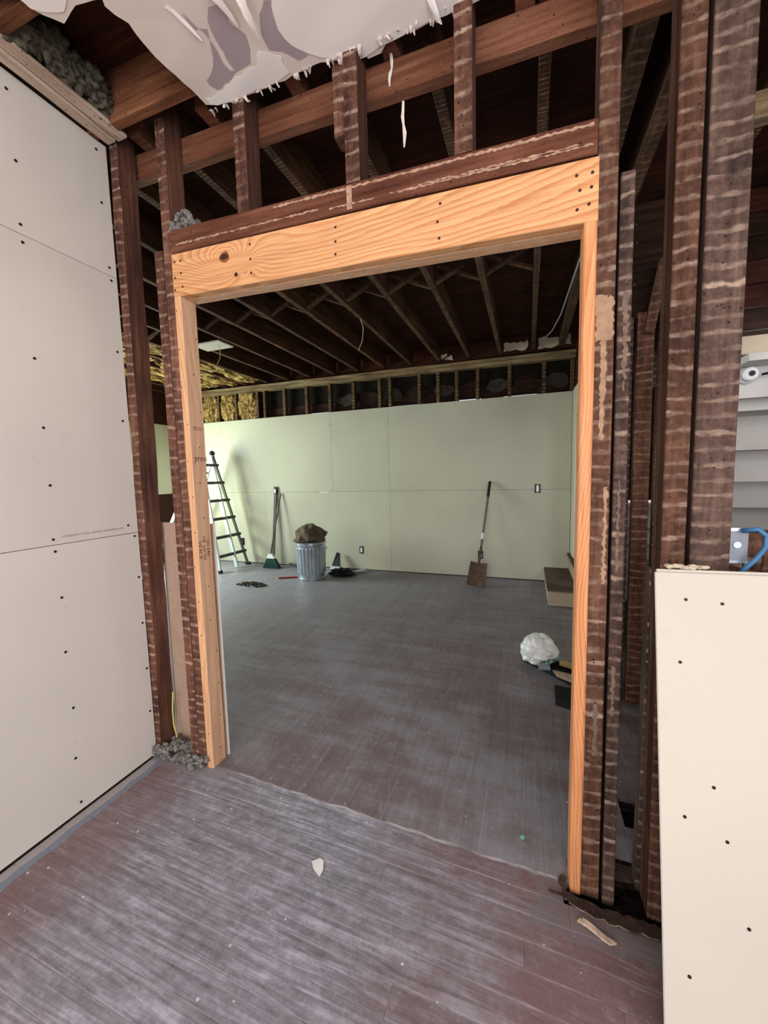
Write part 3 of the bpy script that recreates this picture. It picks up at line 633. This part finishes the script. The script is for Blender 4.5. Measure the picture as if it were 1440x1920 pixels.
# ================================================================ far left wall, front wall of the far room, outer walls
WF = struct('wall_far_left', 'left wall of the far room, drywall above and bare brown boards below')
sheet('drywall_sheet', -4.563, -4.55, 3.0, 4.088, 1.22, 2.44, M['dryfar'], WF, 0)
sheet('drywall_sheet', -4.563, -4.55, .13, 1.0, .012, 2.44, M['dryfar'], WF, 0)
MB().box(-4.6, -4.566, .1, 4.1, -.02, .85).box(-4.6, -4.566, 3.0, 4.1, .85, 3.2).box(-4.6, -4.566, .1, 1.0, .85, 3.2).box(-4.6, -4.566, 1.0, 3.0, 2.2, 3.2).build('bare_boards', M['redboard'], WF)
MB().box(-4.7, -.47, .06, .075, -.02, 3.2).build('front_wall_board', M['plank_dark'], WF)
WR = struct('wall_right', 'right wall of the far room beside the stairs, thin drywall over studs')
sheet('drywall_sheet', 2.04, 2.053, 1.42, 3.05, .012, 2.44, M['dryfar'], WR, 0); sheet('drywall_sheet', 2.035, 2.05, 3.75, 4.088, .40, 2.44, M['dryfar'], WR, 0)
MB().box(2.04, 2.053, 3.05, 3.75, 2.1, 2.44).build('drywall_sheet', M['dryfar'], WR)
for (a, b, z1, L) in ((2.000, 2.097, 2.34, 'lath-marked stud left of the white slits'), (2.116, 2.203, 2.36, 'broad lath-marked stud between the white slits'), (2.226, 2.32, 2.5, 'lath-marked stud right of the white slits')):
    timber('stud', a, b, 1.32, 1.365, -.03, z1, M['studdark'] if a < 2.1 else M['studred'], WR, axis=2, label=L)
MB().bar((2.165, 1.30, 2.23), (2.235, 1.30, 2.62), .05, .045, (0, 1, 0)).build('diagonal_brace', M['studred'], WR)
MB().box(2.055, 2.2, 1.40, 1.42, 2.15, 3.0).box(2.2, 2.42, 1.40, 1.42, 2.15, 3.0).build('dark_boarding', M['plank_dark'], WR)
WO = struct('wall_outer', 'outer walls of the house, dark brown boards')
MB().box(3.43, 3.47, -4.0, -2.95, -.3, 3.2).box(3.43, 3.47, -1.4, 4.3, -.3, 3.2).box(3.43, 3.47, -2.95, -1.4, -.3, .9).box(3.43, 3.47, -2.95, -1.4, 2.5, 3.2).build('board_wall', M['redboard'], WO)
MB().box(-.46, 3.47, -4.05, -3.97, -.3, .6).box(-.46, 3.47, -4.05, -3.97, 2.9, 3.2).box(-.46, -.25, -4.05, -3.97, .6, 2.9).box(2.9, 3.47, -4.05, -3.97, .6, 2.9).build('window_wall', M['dry'], WO)
sheet('drywall_sheet', 3.415, 3.428, -3.95, -2.96, .0, 3.0, M['dry'], WO, 0); sheet('drywall_sheet', 3.415, 3.428, -1.38, 0, .0, 3.0, M['dry'], WO, 0)
for k in range(7): MB().box(2.06, 3.42, 4.10+.004*(k % 2), 4.125, 1.7+.19*k, 1.885+.19*k).build('wall_board', M['redboard'], WO)
for k in range(9): MB().box(2.30, 3.4, 1.75, 1.775, 2.02+.14*k, 2.152+.14*k).build('wall_board', M['redboard'] if k in (0, 3, 4, 7) else M['plank_dark'], WO)
MB().box(2.28, 2.315, 1.70, 1.75, 2.0, 3.0).build('wall_post', M['studdark'], WO)
timber('cross_beam', 2.1, 3.4, .34, .39, 2.615, 2.70, M['plate'], WO, axis=0, label='grey cross beam behind the wide plank')
# ================================================================ STAIRS
ST = struct('stairs_1', 'white painted underside of the staircase behind the right studs')
ST['category'] = 'staircase'
k = 0
for k in range(-5, 6):
    z = 1.04+.165*k; yy = 2.05-.25*k
    xl = 2.07 if k <= 1 else 2.34
    MB().box(xl, 3.2, yy-.012, yy+.006, z-.137, z+.0).build('riser', M['wpaint'], ST)
    MB().box(xl-.012, 3.22, yy-.262, yy+.006, z, z+.028).build('tread', M['wpaint'], ST)
MB().box(2.2, 3.4, .60, .66, 1.905, 1.975).build('stair_trim', M['cream'], ST, label='cream painted board at the top of the stairs')
MB().box(2.2, 3.4, .67, .70, 1.74, 1.905).build('stair_back_board', M['wpaint'], ST)
LD = thing('stair_landing', 'low carpeted landing step in the far right corner below the drywall', 'step', (1.9, 3.5, 0))
MB().box(1.735, 2.05, 3.075, 4.085, 0, .165).build('riser', M['carpet'], LD)
MB().box(1.725, 2.055, 3.05, 4.085, .165, .192).build('step_top', M['tread'], LD)
MB().box(2.02, 2.05, 3.35, 4.085, .192, .37).build('riser', M['carpet'], LD); MB().box(2.0, 2.055, 3.33, 4.085, .37, .395).build('step_top', M['tread'], LD)
# porcelain knob, wires, electrical box
t = thing('porcelain_knob', 'white porcelain wiring knob under the stair trim at the right', 'insulator', (2.372, .66, 1.83))
m = MB(); m.lathe((0, 0, 0), [(.012, 0), (.030, 0), (.034, .008), (.030, .016), (.018, .020), (.018, .03), (.028, .034), (.028, .046), (.02, .052), (.011, .052), (.011, .03)], 24)
obj('knob_body', [(2.372+a[0], .665-a[2]*1.0, 1.83+a[1]) for a in m.v], m.f, M['white'], t, smooth=True)
m = MB().disc((2.372, .612, 1.83), (0, -1, 0), .010, .003, 12); m.build('knob_hole', M['black'], t)
o = MB().tube([(2.41, .63, 1.825), (2.5, .60, 1.835), (2.62, .58, 1.86), (2.8, .58, 1.9)], .005, 6).build('knob_wire', M['black'], None, loc=(2.5, .6, 1.83)); tag(o, 'black wire running right from the porcelain knob', 'wire')
t = thing('electrical_box', 'grey metal electrical box on the side of the wide plank above the leaning drywall', 'electrical box', (2.15, .12, 1.16))
m = MB().box(2.10, 2.155, .05, .11, 1.165, 1.262); m.build('box_body', M['ebox'], t)
MB().box(2.093, 2.165, .045, .05, 1.258, 1.268).build('mounting_ear', M['galv'], t); MB().box(2.093, 2.16, .045, .05, 1.158, 1.166).build('mounting_ear', M['galv'], t); MB().disc((2.128, .049, 1.215), (0, -1, 0), .010, .002, 14).build('knockout', M['galv'], t)
o = MB().tube([(2.135, .04, 1.26), (2.165, .02, 1.268), (2.185, .02, 1.25), (2.185, .02, 1.215), (2.165, .02, 1.18), (2.14, .02, 1.15), (2.12, .03, 1.11), (2.11, .03, 1.04)], .0075, 8).build('blue_cable', M['bluew'], None, smooth=True, loc=(2.15, .03, 1.05)); tag(o, 'blue cable looping out of the grey electrical box', 'cable')
for (pts, mm, lb) in (([(2.24, .1, 1.26), (2.25, .09, 1.2), (2.28, .08, 1.14), (2.29, .08, 1.05)], 'tanw', 'tan wire hanging at the right edge beside the blue cable'), ([(2.27, .12, 1.22), (2.30, .11, 1.16), (2.33, .1, 1.05)], 'gwire', 'grey wire hanging at the right edge beside the tan wire')):
    o = MB().tube(pts, .0035, 6).build('loose_wire', M[mm], None, loc=pts[-1]); tag(o, lb, 'wire')
for k, xx in enumerate((2.14, 2.20, 2.26, 2.34)): timber('short_stud', xx, xx+.05, .16+.02*k, .21+.02*k, -.08, 1.235, M['studred'], WD, axis=2)
V, F = plate(rag([(2.36, .98), (2.44, 1.10), (2.55, 1.32), (2.60, 1.36), (2.58, 1.25), (2.48, 1.08), (2.42, .96)], .006, .03, 3), lambda x, z: .5, .01, .05, 'y'); o = obj('hanging_paper', V, F, M['wpaint'], None, loc=(2.45, .5, .97)); tag(o, 'white torn strip slanting below the stair underside', 'torn paper')
# ================================================================ THINGS in the near room
def lean(name, lab, off, z0, h, x0, x1, mat):
    t = thing(name, lab, 'drywall sheet', ((x0+x1)/2, -.38, z0))
    yb, yt = -.395+off, -.085+off; dz = h; th = .0127
    d = Vector((0, yt-yb, dz)).normalized(); nrm = Vector((0, -d.z, d.y))
    a = [Vector((x0-.016, yb, z0)), Vector((x1, yb, z0-.02)), Vector((x1, yt, z0+dz+.02)), Vector((x0, yt, z0+dz))]
    vs = a+[p-nrm*th for p in a]
    obj('sheet_face', vs, [(0,1,2,3),(7,6,5,4),(0,4,5,1),(1,5,6,2),(2,6,7,3),(3,7,4,0)], [mat, M['gyp']], t, mi=[0, 0, 1, 1, 1, 1])
    s = MB()
    for (u, v) in ((.06, .94), (.13, .935), (.045, .80), (.15, .30), (.22, .45), (.045, .48), (.24, .35), (.045, .18), (.12, .45), (.10, .55)):
        p = a[0].lerp(a[1], u).lerp(a[3].lerp(a[2], u), v); s.disc(p+nrm*.001, nrm, .0045, .001, 7)
    if off == 0: s.build('screw_holes', M['screw'], t, kind='stuff')
    return t
lean('drywall_sheet', 'cream drywall sheet leaning on the studs, front of the right-hand stack', 0, -.075, 1.222, 1.882, 3.1, M['drylean'])
lean('drywall_sheet', 'second cream drywall sheet, only its top edge showing behind the front one', .018, -.075, 1.228, 1.89, 3.1, M['drylean'])
V = []; F = []
for k in range(16):
    v, f = blob((1.915+random.uniform(0, .10), -.062+random.uniform(-.008, .012), 1.160+random.uniform(0, .006)), (.012, .008, .006), .4, 3, 2, k); n0 = len(V); V += v; F += [tuple(i+n0 for i in q) for q in f]
o = obj('plaster_crumbs', V, F, M['cream'], None, kind='stuff', loc=(1.96, -.06, 1.155)); tag(o, 'crumbled cream plaster lying on top of the leaning drywall', 'debris')
t = thing('drywall_offcut', 'brown-backed drywall offcut standing behind the left jamb studs', 'drywall sheet', (-.12, .105, 0))
sheet('offcut_board', -.31, .041, .1015, .1135, .0, 1.235, M['dryback'], t, 1)
V = []; F = []
for k in range(150):
    rr = random.uniform(.007, .022); v, f = blob((-.31+random.uniform(0, .31), -.035+random.uniform(-.01, .11), .01+random.uniform(0, .055)), (rr, rr, rr*.7), .8, 3, 2, k, 0.001, .5); n0 = len(V); V += v; F += [tuple(i+n0 for i in q) for q in f]
o = obj('insulation_clump', V, F, M['debris'], None, kind='stuff', loc=(-.15, .0, 0)); tag(o, 'grey clump of insulation and rubble at the base of the left studs', 'insulation')
V = []; F = []
for k in range(120):
    a = random.uniform(0, 3.14); xx = random.uniform(-1, 1); v, f = blob((.065+.065*xx, .035+random.uniform(-.03, .03), 2.578+random.random()*.075*(1-xx*xx)), (.011, .011, .009), .8, 4, 2, k, None, .5); n0 = len(V); V += v; F += [tuple(i+n0 for i in q) for q in f]
o = obj('insulation_nest', V, F, M['debris'], None, kind='stuff', loc=(.07, .03, 2.57)); tag(o, 'nest-like grey insulation clump sitting on the left end of the old header', 'insulation')
o = MB().tube([(-.262, .06, .02), (-.262, .055, .08), (-.272, .05, .14), (-.278, .055, .22), (-.272, .06, .32)], .004, 8).build('yellow_cable', M['yelw'], None, smooth=True, loc=(-.265, .06, .02)); tag(o, 'yellow cable rising beside the corner stud at the floor', 'cable')
V, F = plate(rag([(.748, -.248), (.771, -.226), (.79, -.228), (.805, -.259), (.805, -.286), (.790, -.280), (.767, -.268)], .002, .02, 2), lambda x, y: zf(x, y)+.003, .002, .05); o = obj('plaster_scrap', V, F, M['paper'], None, loc=(.78, -.25, zf(.78, -.25)+.002)); tag(o, 'white torn scrap lying on the near floor left of centre', 'scrap')
V, F = plate([(1.50, .142), (1.516, .137), (1.522, .152), (1.508, .16)], lambda x, y: zf(x, y)+.003, .002, .05); o = obj('plastic_chip', V, F, M['mint'], None, loc=(1.51, .15, zf(1.51, .15)+.002)); tag(o, 'tiny mint-green chip on the floor near the right jamb', 'scrap')
V, F = plate(rag([(1.69, -.115), (1.78, -.155), (1.80, -.145), (1.70, -.10)], .003, .02, 1), lambda x, y: zf(x, y)+.006, .008, .05); o = obj('wood_splinter', V, F, M['trim'], None, loc=(1.73, -.13, zf(1.73, -.13)+.005)); tag(o, 'pale wood splinter at the base of the right jamb', 'splinter')
def hang(pts, lab, s):
    vs = []; fs = []
    for i, p in enumerate(pts):
        ww = (.003, .004, .005, .003, .006, .004, .001)[i % 7]
        for q in (-1, 0, 1): vs.append((p[0]+q*ww, p[1]+.003*(q*q)+.004*math.sin(i*2+s), p[2]))
    for i in range(len(pts)-1):
        for j in range(2): fs.append((i*3+j, i*3+j+1, i*3+j+4, i*3+j+3))
    o = obj('hanging_fibre', vs, fs, M['peel'], None, loc=pts[0]); o.modifiers.new('t', 'SOLIDIFY').thickness = .002; tag(o, lab, 'torn paper')
hang([(1.086-.003*math.sin(i), .05, 2.80-.026*i) for i in range(7)], 'white fibrous strand hanging in the bay above the header', 0)
hang([(1.026+.006*math.sin(i*.8), .094, 3.03-.02*i) for i in range(7)], 'torn grey paper strand hanging beside the ledger board', 2)
# ================================================================ THINGS in the far room
# ladder
t = thing('ladder', 'articulated aluminium ladder standing open as an A-frame by the far left wall', 'ladder', (-3.2, 3.6, 0))
def A(z, s): return Vector((-2.97-.245*z, 3.32+.13*z, z)) if s == 0 else Vector((-2.96-.25*z, 3.97-.085*z, z))
MB().bar(A(0.03, 0), A(1.02, 0), .07, .028, (0, 1, 0)).build('rail', M['alu'], t); MB().bar(A(0.03, 1), A(1.88, 1), .04, .026, (0, 1, 0)).build('rail', M['rung'], t, label='dark outer rail')
def B(z): return Vector((-2.96-.255*z, 3.70+.035*z, z))
MB().bar(B(.02), B(1.84), .055, .028, (0, 1, 0)).build('rail', M['alu'], t); MB().bar(A(.9, 0), A(1.88, 0), .055, .028, (0, 1, 0)).build('rail', M['alu'], t)
for k in range(6):
    z = .24+.29*k
    rg = MB().bar(A(z, 0), A(z, 1)+Vector((.012, .03, 0)), .035, .045, (0, 0, 1)).build('rung', M['rung'], t); MB().lathe((A(z, 1).x+.01, A(z, 1).y+.03, z-.02), [(.012, 0), (.024, .01), (.024, .03), (.012, .04)], 10).build('rung_lock', M['black'], rg)
for s in (0, 1):
    p = A(0, s); MB().box(p.x-.04, p.x+.04, p.y-.025, p.y+.025, 0, .045).build('foot', M['black'], t)
    q = A(1.88, s); MB().lathe((q.x, q.y, q.z-.03), [(.02, 0), (.045, .02), (.045, .05), (.02, .08)], 14).build('hinge', M['black'], t)
    f = Vector((-4.25, 3.22+.72*s, .03)); MB().bar(f, q, .05, .028, (0, 1, 0)).build('rear_rail', M['alu'], t); MB().box(f.x-.04, f.x+.04, f.y-.03, f.y+.03, 0, .05).build('foot', M['black'], t)
for k in range(6):
    u = .13+.14*k; a = Vector((-4.25, 3.22, .03)).lerp(A(1.88, 0), u); b = Vector((-4.25, 3.94, .03)).lerp(A(1.88, 1), u); MB().bar(a, b, .03, .035).build('rear_rung', M['rung'], t)
# trash can
cx, cy = -1.41, 3.45
t = thing('trash_can', 'fluted galvanised steel trash can near the far wall', 'trash can', (cx, cy, 0))
def flute(r, z, a): return r*(1+.045*max(0, math.cos(a*24))**.5*(1 if .08 < z < .46 else 0))
prof = [(.185, 0), (.188, .02), (.182, .03), (.184, .07), (.184, .085)]+[(.185+.022*(z-.085)/.37, z) for z in (.09, .2, .3, .4, .455)]+[(.207, .465), (.210, .50), (.216, .515), (.212, .535), (.205, .535), (.20, .50), (.198, .1)]
obj('can_body', *(lambda m: (m.v, m.f))(MB().lathe((cx, cy, 0), prof, 156, flute)), M['galv'], t)
MB().lathe((cx, cy, 0), [(.209, .518), (.222, .522), (.222, .540), (.209, .544)], 48).build('can_rim', M['galv'], t); MB().lathe((cx, cy, 0), [(.186, .0), (.193, .004), (.193, .03), (.186, .034)], 48).build('can_foot_ring', M['galv'], t)
for s in (-1, 1): MB().tube([(cx+s*.21, cy-.06, .46), (cx+s*.24, cy-.05, .44), (cx+s*.24, cy+.05, .44), (cx+s*.21, cy+.06, .46)], .006, 6).build('can_handle', M['galv'], t)
# crumpled canvas in the can
V, F = blob((cx, cy, .615), (.225, .20, .155), .38, 1.9, 5, 3, None, .10)
V = [Vector((v.x, v.y, max(v.z, .548))) for v in V]
o = obj('canvas_bag', V, F, M['canvas'], None, smooth=True, loc=(cx, cy, .548)); tag(o, 'crumpled brown canvas cloth piled on top of the metal trash can', 'cloth')
# broom
bx, by = -2.40, 3.83
t = thing('broom', 'angle broom with green bristles and thin dark handle leaning on the far wall', 'broom', (bx, by, 0))
br = MB()
for i in range(16):
    for j in range(4):
        u = i/15; a = (bx-.125+.30*u, by-.03+.02*j, .002+.0*u); b = (bx-.04+.13*u, by-.02+.013*j, .17); br.bar(a, b, .012, .012, (0, 1, 0), .7)
br.build('bristles', M['green'], t, kind='stuff'); MB().add([(bx-.05,by-.03,.165),(bx+.10,by-.03,.165),(bx+.10,by+.03,.165),(bx-.05,by+.03,.165),(bx-.02,by-.02,.235),(bx+.045,by-.02,.235),(bx+.045,by+.02,.235),(bx-.02,by+.02,.235)],[(0,3,2,1),(4,5,6,7),(0,1,5,4),(1,2,6,5),(2,3,7,6),(3,0,4,7)]).build('broom_cap', M['white'], t)
MB().tube([(bx+.01, by, .22), (-2.30, 4.07, 1.20)], .011, 8).build('handle', M['rung'], t)
t = thing('floor_squeegee', 'tall dark flat pole standing behind the broom with a pale top tag', 'pole', (-2.46, 4.0, 0))
MB().bar((-2.46, 3.98, 0), (-2.40, 4.072, 1.24), .045, .022, (0, 1, 0)).build('pole', M['rung'], t); MB().bar((-2.40, 4.070, 1.19), (-2.397, 4.072, 1.31), .055, .03, (0, 1, 0)).build('end_cap', M['black'], t); MB().bar((-2.40, 4.05, 1.21), (-2.397, 4.052, 1.27), .03, .01, (0, 1, 0)).build('tag', M['white'], t)
# shovel upright
t = thing('shovel', 'square-blade shovel leaning upright on the far wall', 'shovel', (.95, 3.58, 0))
a = Vector((.900, 3.60, .005)); b = Vector((1.035, 4.07, 1.33)); D = (b-a).normalized()
P = lambda s: a+D*s
MB().tube([P(.50), P(1.21)], .016, 10).build('handle', M['grey'], t); MB().tube([P(1.20), P(1.415)], .019, 10).build('grip', M['black'], t); MB().tube([P(.62), P(.70)], .0175, 10).build('label_band', M['white'], t); MB().tube([P(.27), P(.52)], .016, 10).build('socket', M['rust'], t)
sx = D.cross(Vector((0, 1, 0))).normalized(); sx = Vector((1, 0, .0)); sn = sx.cross(D).normalized(); vs = []; fs = []; nu, nv = 8, 6
for j in range(nv+1):
    for i in range(nu+1):
        u = i/nu*2-1; s = .30*j/nv; wv = .118-.012*(j/nv); top = .02*abs(u) if j == nv else 0
        vs.append(P(s+top*0.6)+Vector((1, 0, -.1))*u*wv+sn*(.018*(u*u)))
for j in range(nv):
    for i in range(nu): q = j*(nu+1)+i; fs.append((q, q+1, q+nu+2, q+nu+1))
o = obj('blade', vs, fs, M['rust'], t); o.modifiers.new('t', 'SOLIDIFY').thickness = .003
# pile of tools behind the can
V, F = blob((-1.04, 3.67, .045), (.16, .09, .06), .7, 3, 4, 9, .003, .35); o = obj('black_cloth', V, F, M['black'], None, loc=(-1.03, 3.70, 0)); tag(o, 'crumpled black cloth heap on the floor right of the trash can', 'cloth')
t = thing('dustpan', 'black dustpan standing behind the trash can with white base', 'dustpan', (-1.27, 3.95, 0)); MB().add([(-1.34,3.93,.07),(-1.20,3.93,.07),(-1.24,4.02,.25),(-1.29,4.02,.27),(-1.34,3.95,.07),(-1.20,3.95,.07),(-1.24,4.04,.25),(-1.29,4.04,.27)],[(0,1,2,3),(7,6,5,4),(0,4,5,1),(1,5,6,2),(2,6,7,3),(3,7,4,0)]).build('pan', M['black'], t)
MB().box(-1.35, -1.19, 3.90, 3.98, 0.0, .068).build('pan_base', M['white'], t)
t = thing('shovel', 'grey steel shovel blade lying flat right of the black cloth heap', 'shovel', (-.85, 3.87, 0))
V, F = plate([(-.95, 3.84), (-.88, 3.80), (-.76, 3.95), (-.75, 4.00), (-.83, 4.02), (-.94, 3.90)], lambda x, y: .02+.08*(x+1.05), .004, .05); obj('blade', V, F, M['galv'], t); MB().tube([(-.92, 3.88, .03), (-1.14, 3.93, .03)], .014, 8).build('handle', M['black'], t)
o = MB().tube([(-1.86, 3.28, .012), (-1.62, 3.40, .012)], .012, 8).build('pry_bar', M['red'], None, loc=(-1.7, 3.35, 0)); tag(o, 'red bar tool lying on the floor left of the trash can', 'tool')
o = MB().tube([(-2.1, 3.93, .06), (-1.62, 3.80, .05)], .022, 8)\
    .build('black_handle', M['black'], None, loc=(-1.9, 3.85, 0.03)); tag(o, 'black handle lying between the broom and the trash can', 'pole')  # loose handle of an unidentified tool
V = []; F = []
for k in range(110):
    a = random.uniform(0, 6.28); q = random.random()**.8; v, f = blob((-2.03+.24*q*math.cos(a), 2.90+.10*q*math.sin(a), .006+.045*(1-q)*random.random()), (.014, .014, .01), .7, 3, 2, k, .002, .3); n0 = len(V); V += v; F += [tuple(i+n0 for i in u) for u in f]
o = obj('debris_pile', V, F, M['cell'], None, kind='stuff', loc=(-2.03, 2.9, 0)); tag(o, 'small dark pile of swept debris on the far floor before the broom', 'debris')
# heap at the right: plastic bag, tube, pipe, lath, black trays
zz = -.03
V, F = blob((1.610, 1.68, .125+zz), (.14, .125, .125), .12, 1.6, 4, 11)
V2 = []
for v in V:
    c0 = Vector((1.61, 1.68, .125+zz)); d = (v-c0).normalized(); q = d+.25*noise.noise_vector(d*1.5)
    cell = noise.voronoi(Vector((q.x*1.3, q.y*1.3, q.z*2.0)))[0]; ridge = cell[1]-cell[0]; f = noise.noise(d*9)
    v = c0+(v-c0)*(1+.24*min(ridge, .45)-.07+.04*f); V2.append(Vector((v.x, v.y, max(v.z, .046+zz))))
nb = N('plastic_bag', .35, 0, .5); nb.b.inputs['Subsurface Weight'].default_value = 0
X = nb.sep(); q = nb.math('MULTIPLY', nb.math('LESS_THAN', nb.math('ABSOLUTE', nb.math('SUBTRACT', X[2], .035)), .022), nb.math('MULTIPLY', nb.math('LESS_THAN', X[1], -.03), nb.math('MULTIPLY', nb.math('GREATER_THAN', X[0], .0), nb.math('GREATER_THAN', nb.noise(45, 3), .48))))
M['bag'] = nb.col(nb.mix(q, C(226, 228, 228), C(70, 130, 108)))
o = obj('plastic_bag', V2, F, M['bag'], None, smooth=False, loc=(1.61, 1.68, zz+.046)); tag(o, 'white plastic bag with green print on the floor near the right jamb', 'bag')
t = thing('black_tray', 'shallow black plastic tray lying under the white bag', 'tray', (1.66, 1.60, zz))
c1, c2, c3, c4 = (1.485, 1.735), (1.58, 1.83), (1.90, 1.58), (1.81, 1.44)
def tri(pts, z0, z1): return MB().add([(p[0], p[1], z0) for p in pts]+[(p[0], p[1], z1) for p in pts], [(3,2,1,0),(4,5,6,7),(0,1,5,4),(1,2,6,5),(2,3,7,6),(3,0,4,7)])
tri([c1, c4, c3, c2], zz, zz+.012).build('tray_base', M['black'], t)
for p, q in ((c1, c2), (c2, c3), (c3, c4), (c4, c1)): MB().bar((p[0], p[1], zz+.022), (q[0], q[1], zz+.022), .008, .044).build('tray_side', M['black'], t)
t = thing('black_bin', 'small black open box on the floor, lower right of the tray', 'box', (1.78, 1.26, -.05)); tri([(1.700, 1.20), (1.90, 1.14), (1.93, 1.30), (1.70, 1.335)], -.055, -.0).build('box_body', M['black'], t); tri([(1.70, 1.20), (1.90, 1.14), (1.93, 1.30), (1.70, 1.335)], .0, .012).build('box_rim', M['felt'], t)
o = MB().tube([(1.755, 1.60, .055), (2.03, 1.50, .045)], .026, 18).build('cardboard_tube', M['tube'], None, smooth=False, loc=(1.8, 1.56, .03)); tag(o, 'brown cardboard tube sticking out right of the white bag', 'tube')
t = thing('pvc_pipe', 'short grey plastic pipe end lying in front of the white bag', 'pipe', (1.66, 1.52, .0)); MB().tube([(1.60, 1.52, .03), (1.68, 1.535, .03)], .018, 14).build('pipe_body', M['pipe'], t); MB().disc((1.599, 1.52, .03), (-1, -.2, 0), .013, .002, 12).build('pipe_bore', M['black'], t)
for k, od in enumerate(('nearest the cardboard tube', 'second from the cardboard tube', 'third from the cardboard tube', 'middle one of the bundle', 'third from the tray edge', 'second from the tray edge', 'nearest the tray edge')):
    o = MB().bar((1.70+.004*k, 1.535-.013*k, .015), (1.97, 1.47-.026*k, .012), .009, .006).build('lath_strip', M['lathst'], None, loc=(1.78, 1.53, .03)); tag(o, 'thin pale lath strip by the grey pipe, '+od, 'lath', 'lath strips bundled beside the pipe')
o = MB().tube([(1.863, 1.889, 2.99), (1.83, 2.3, 2.95), (1.80, 2.8, 2.93), (1.75, 3.3, 2.95), (1.66, 3.75, 2.99)], .006, 6).build('ceiling_wire', M['gwire'], None, smooth=True, loc=(1.8, 2.8, 2.95)); tag(o, 'grey wire hanging under the far joists near the right', 'wire')
for (x, y, l, lb) in ((-.05, 2.3, .30, 'thin wire loop hanging from the far joists at centre'), (-1.85, 2.33, .22, 'thin pale wire hanging from the drywall scrap at far left')):
    o = MB().tube([(x, y, 3.0), (x+.03, y, 3.0-l*.3), (x+.01, y+.01, 3.0-l*.7), (x-.03, y, 3.0-l)], .004, 6).build('hanging_wire', M['tanw'], None, loc=(x, y, 3.0)); tag(o, lb, 'wire')
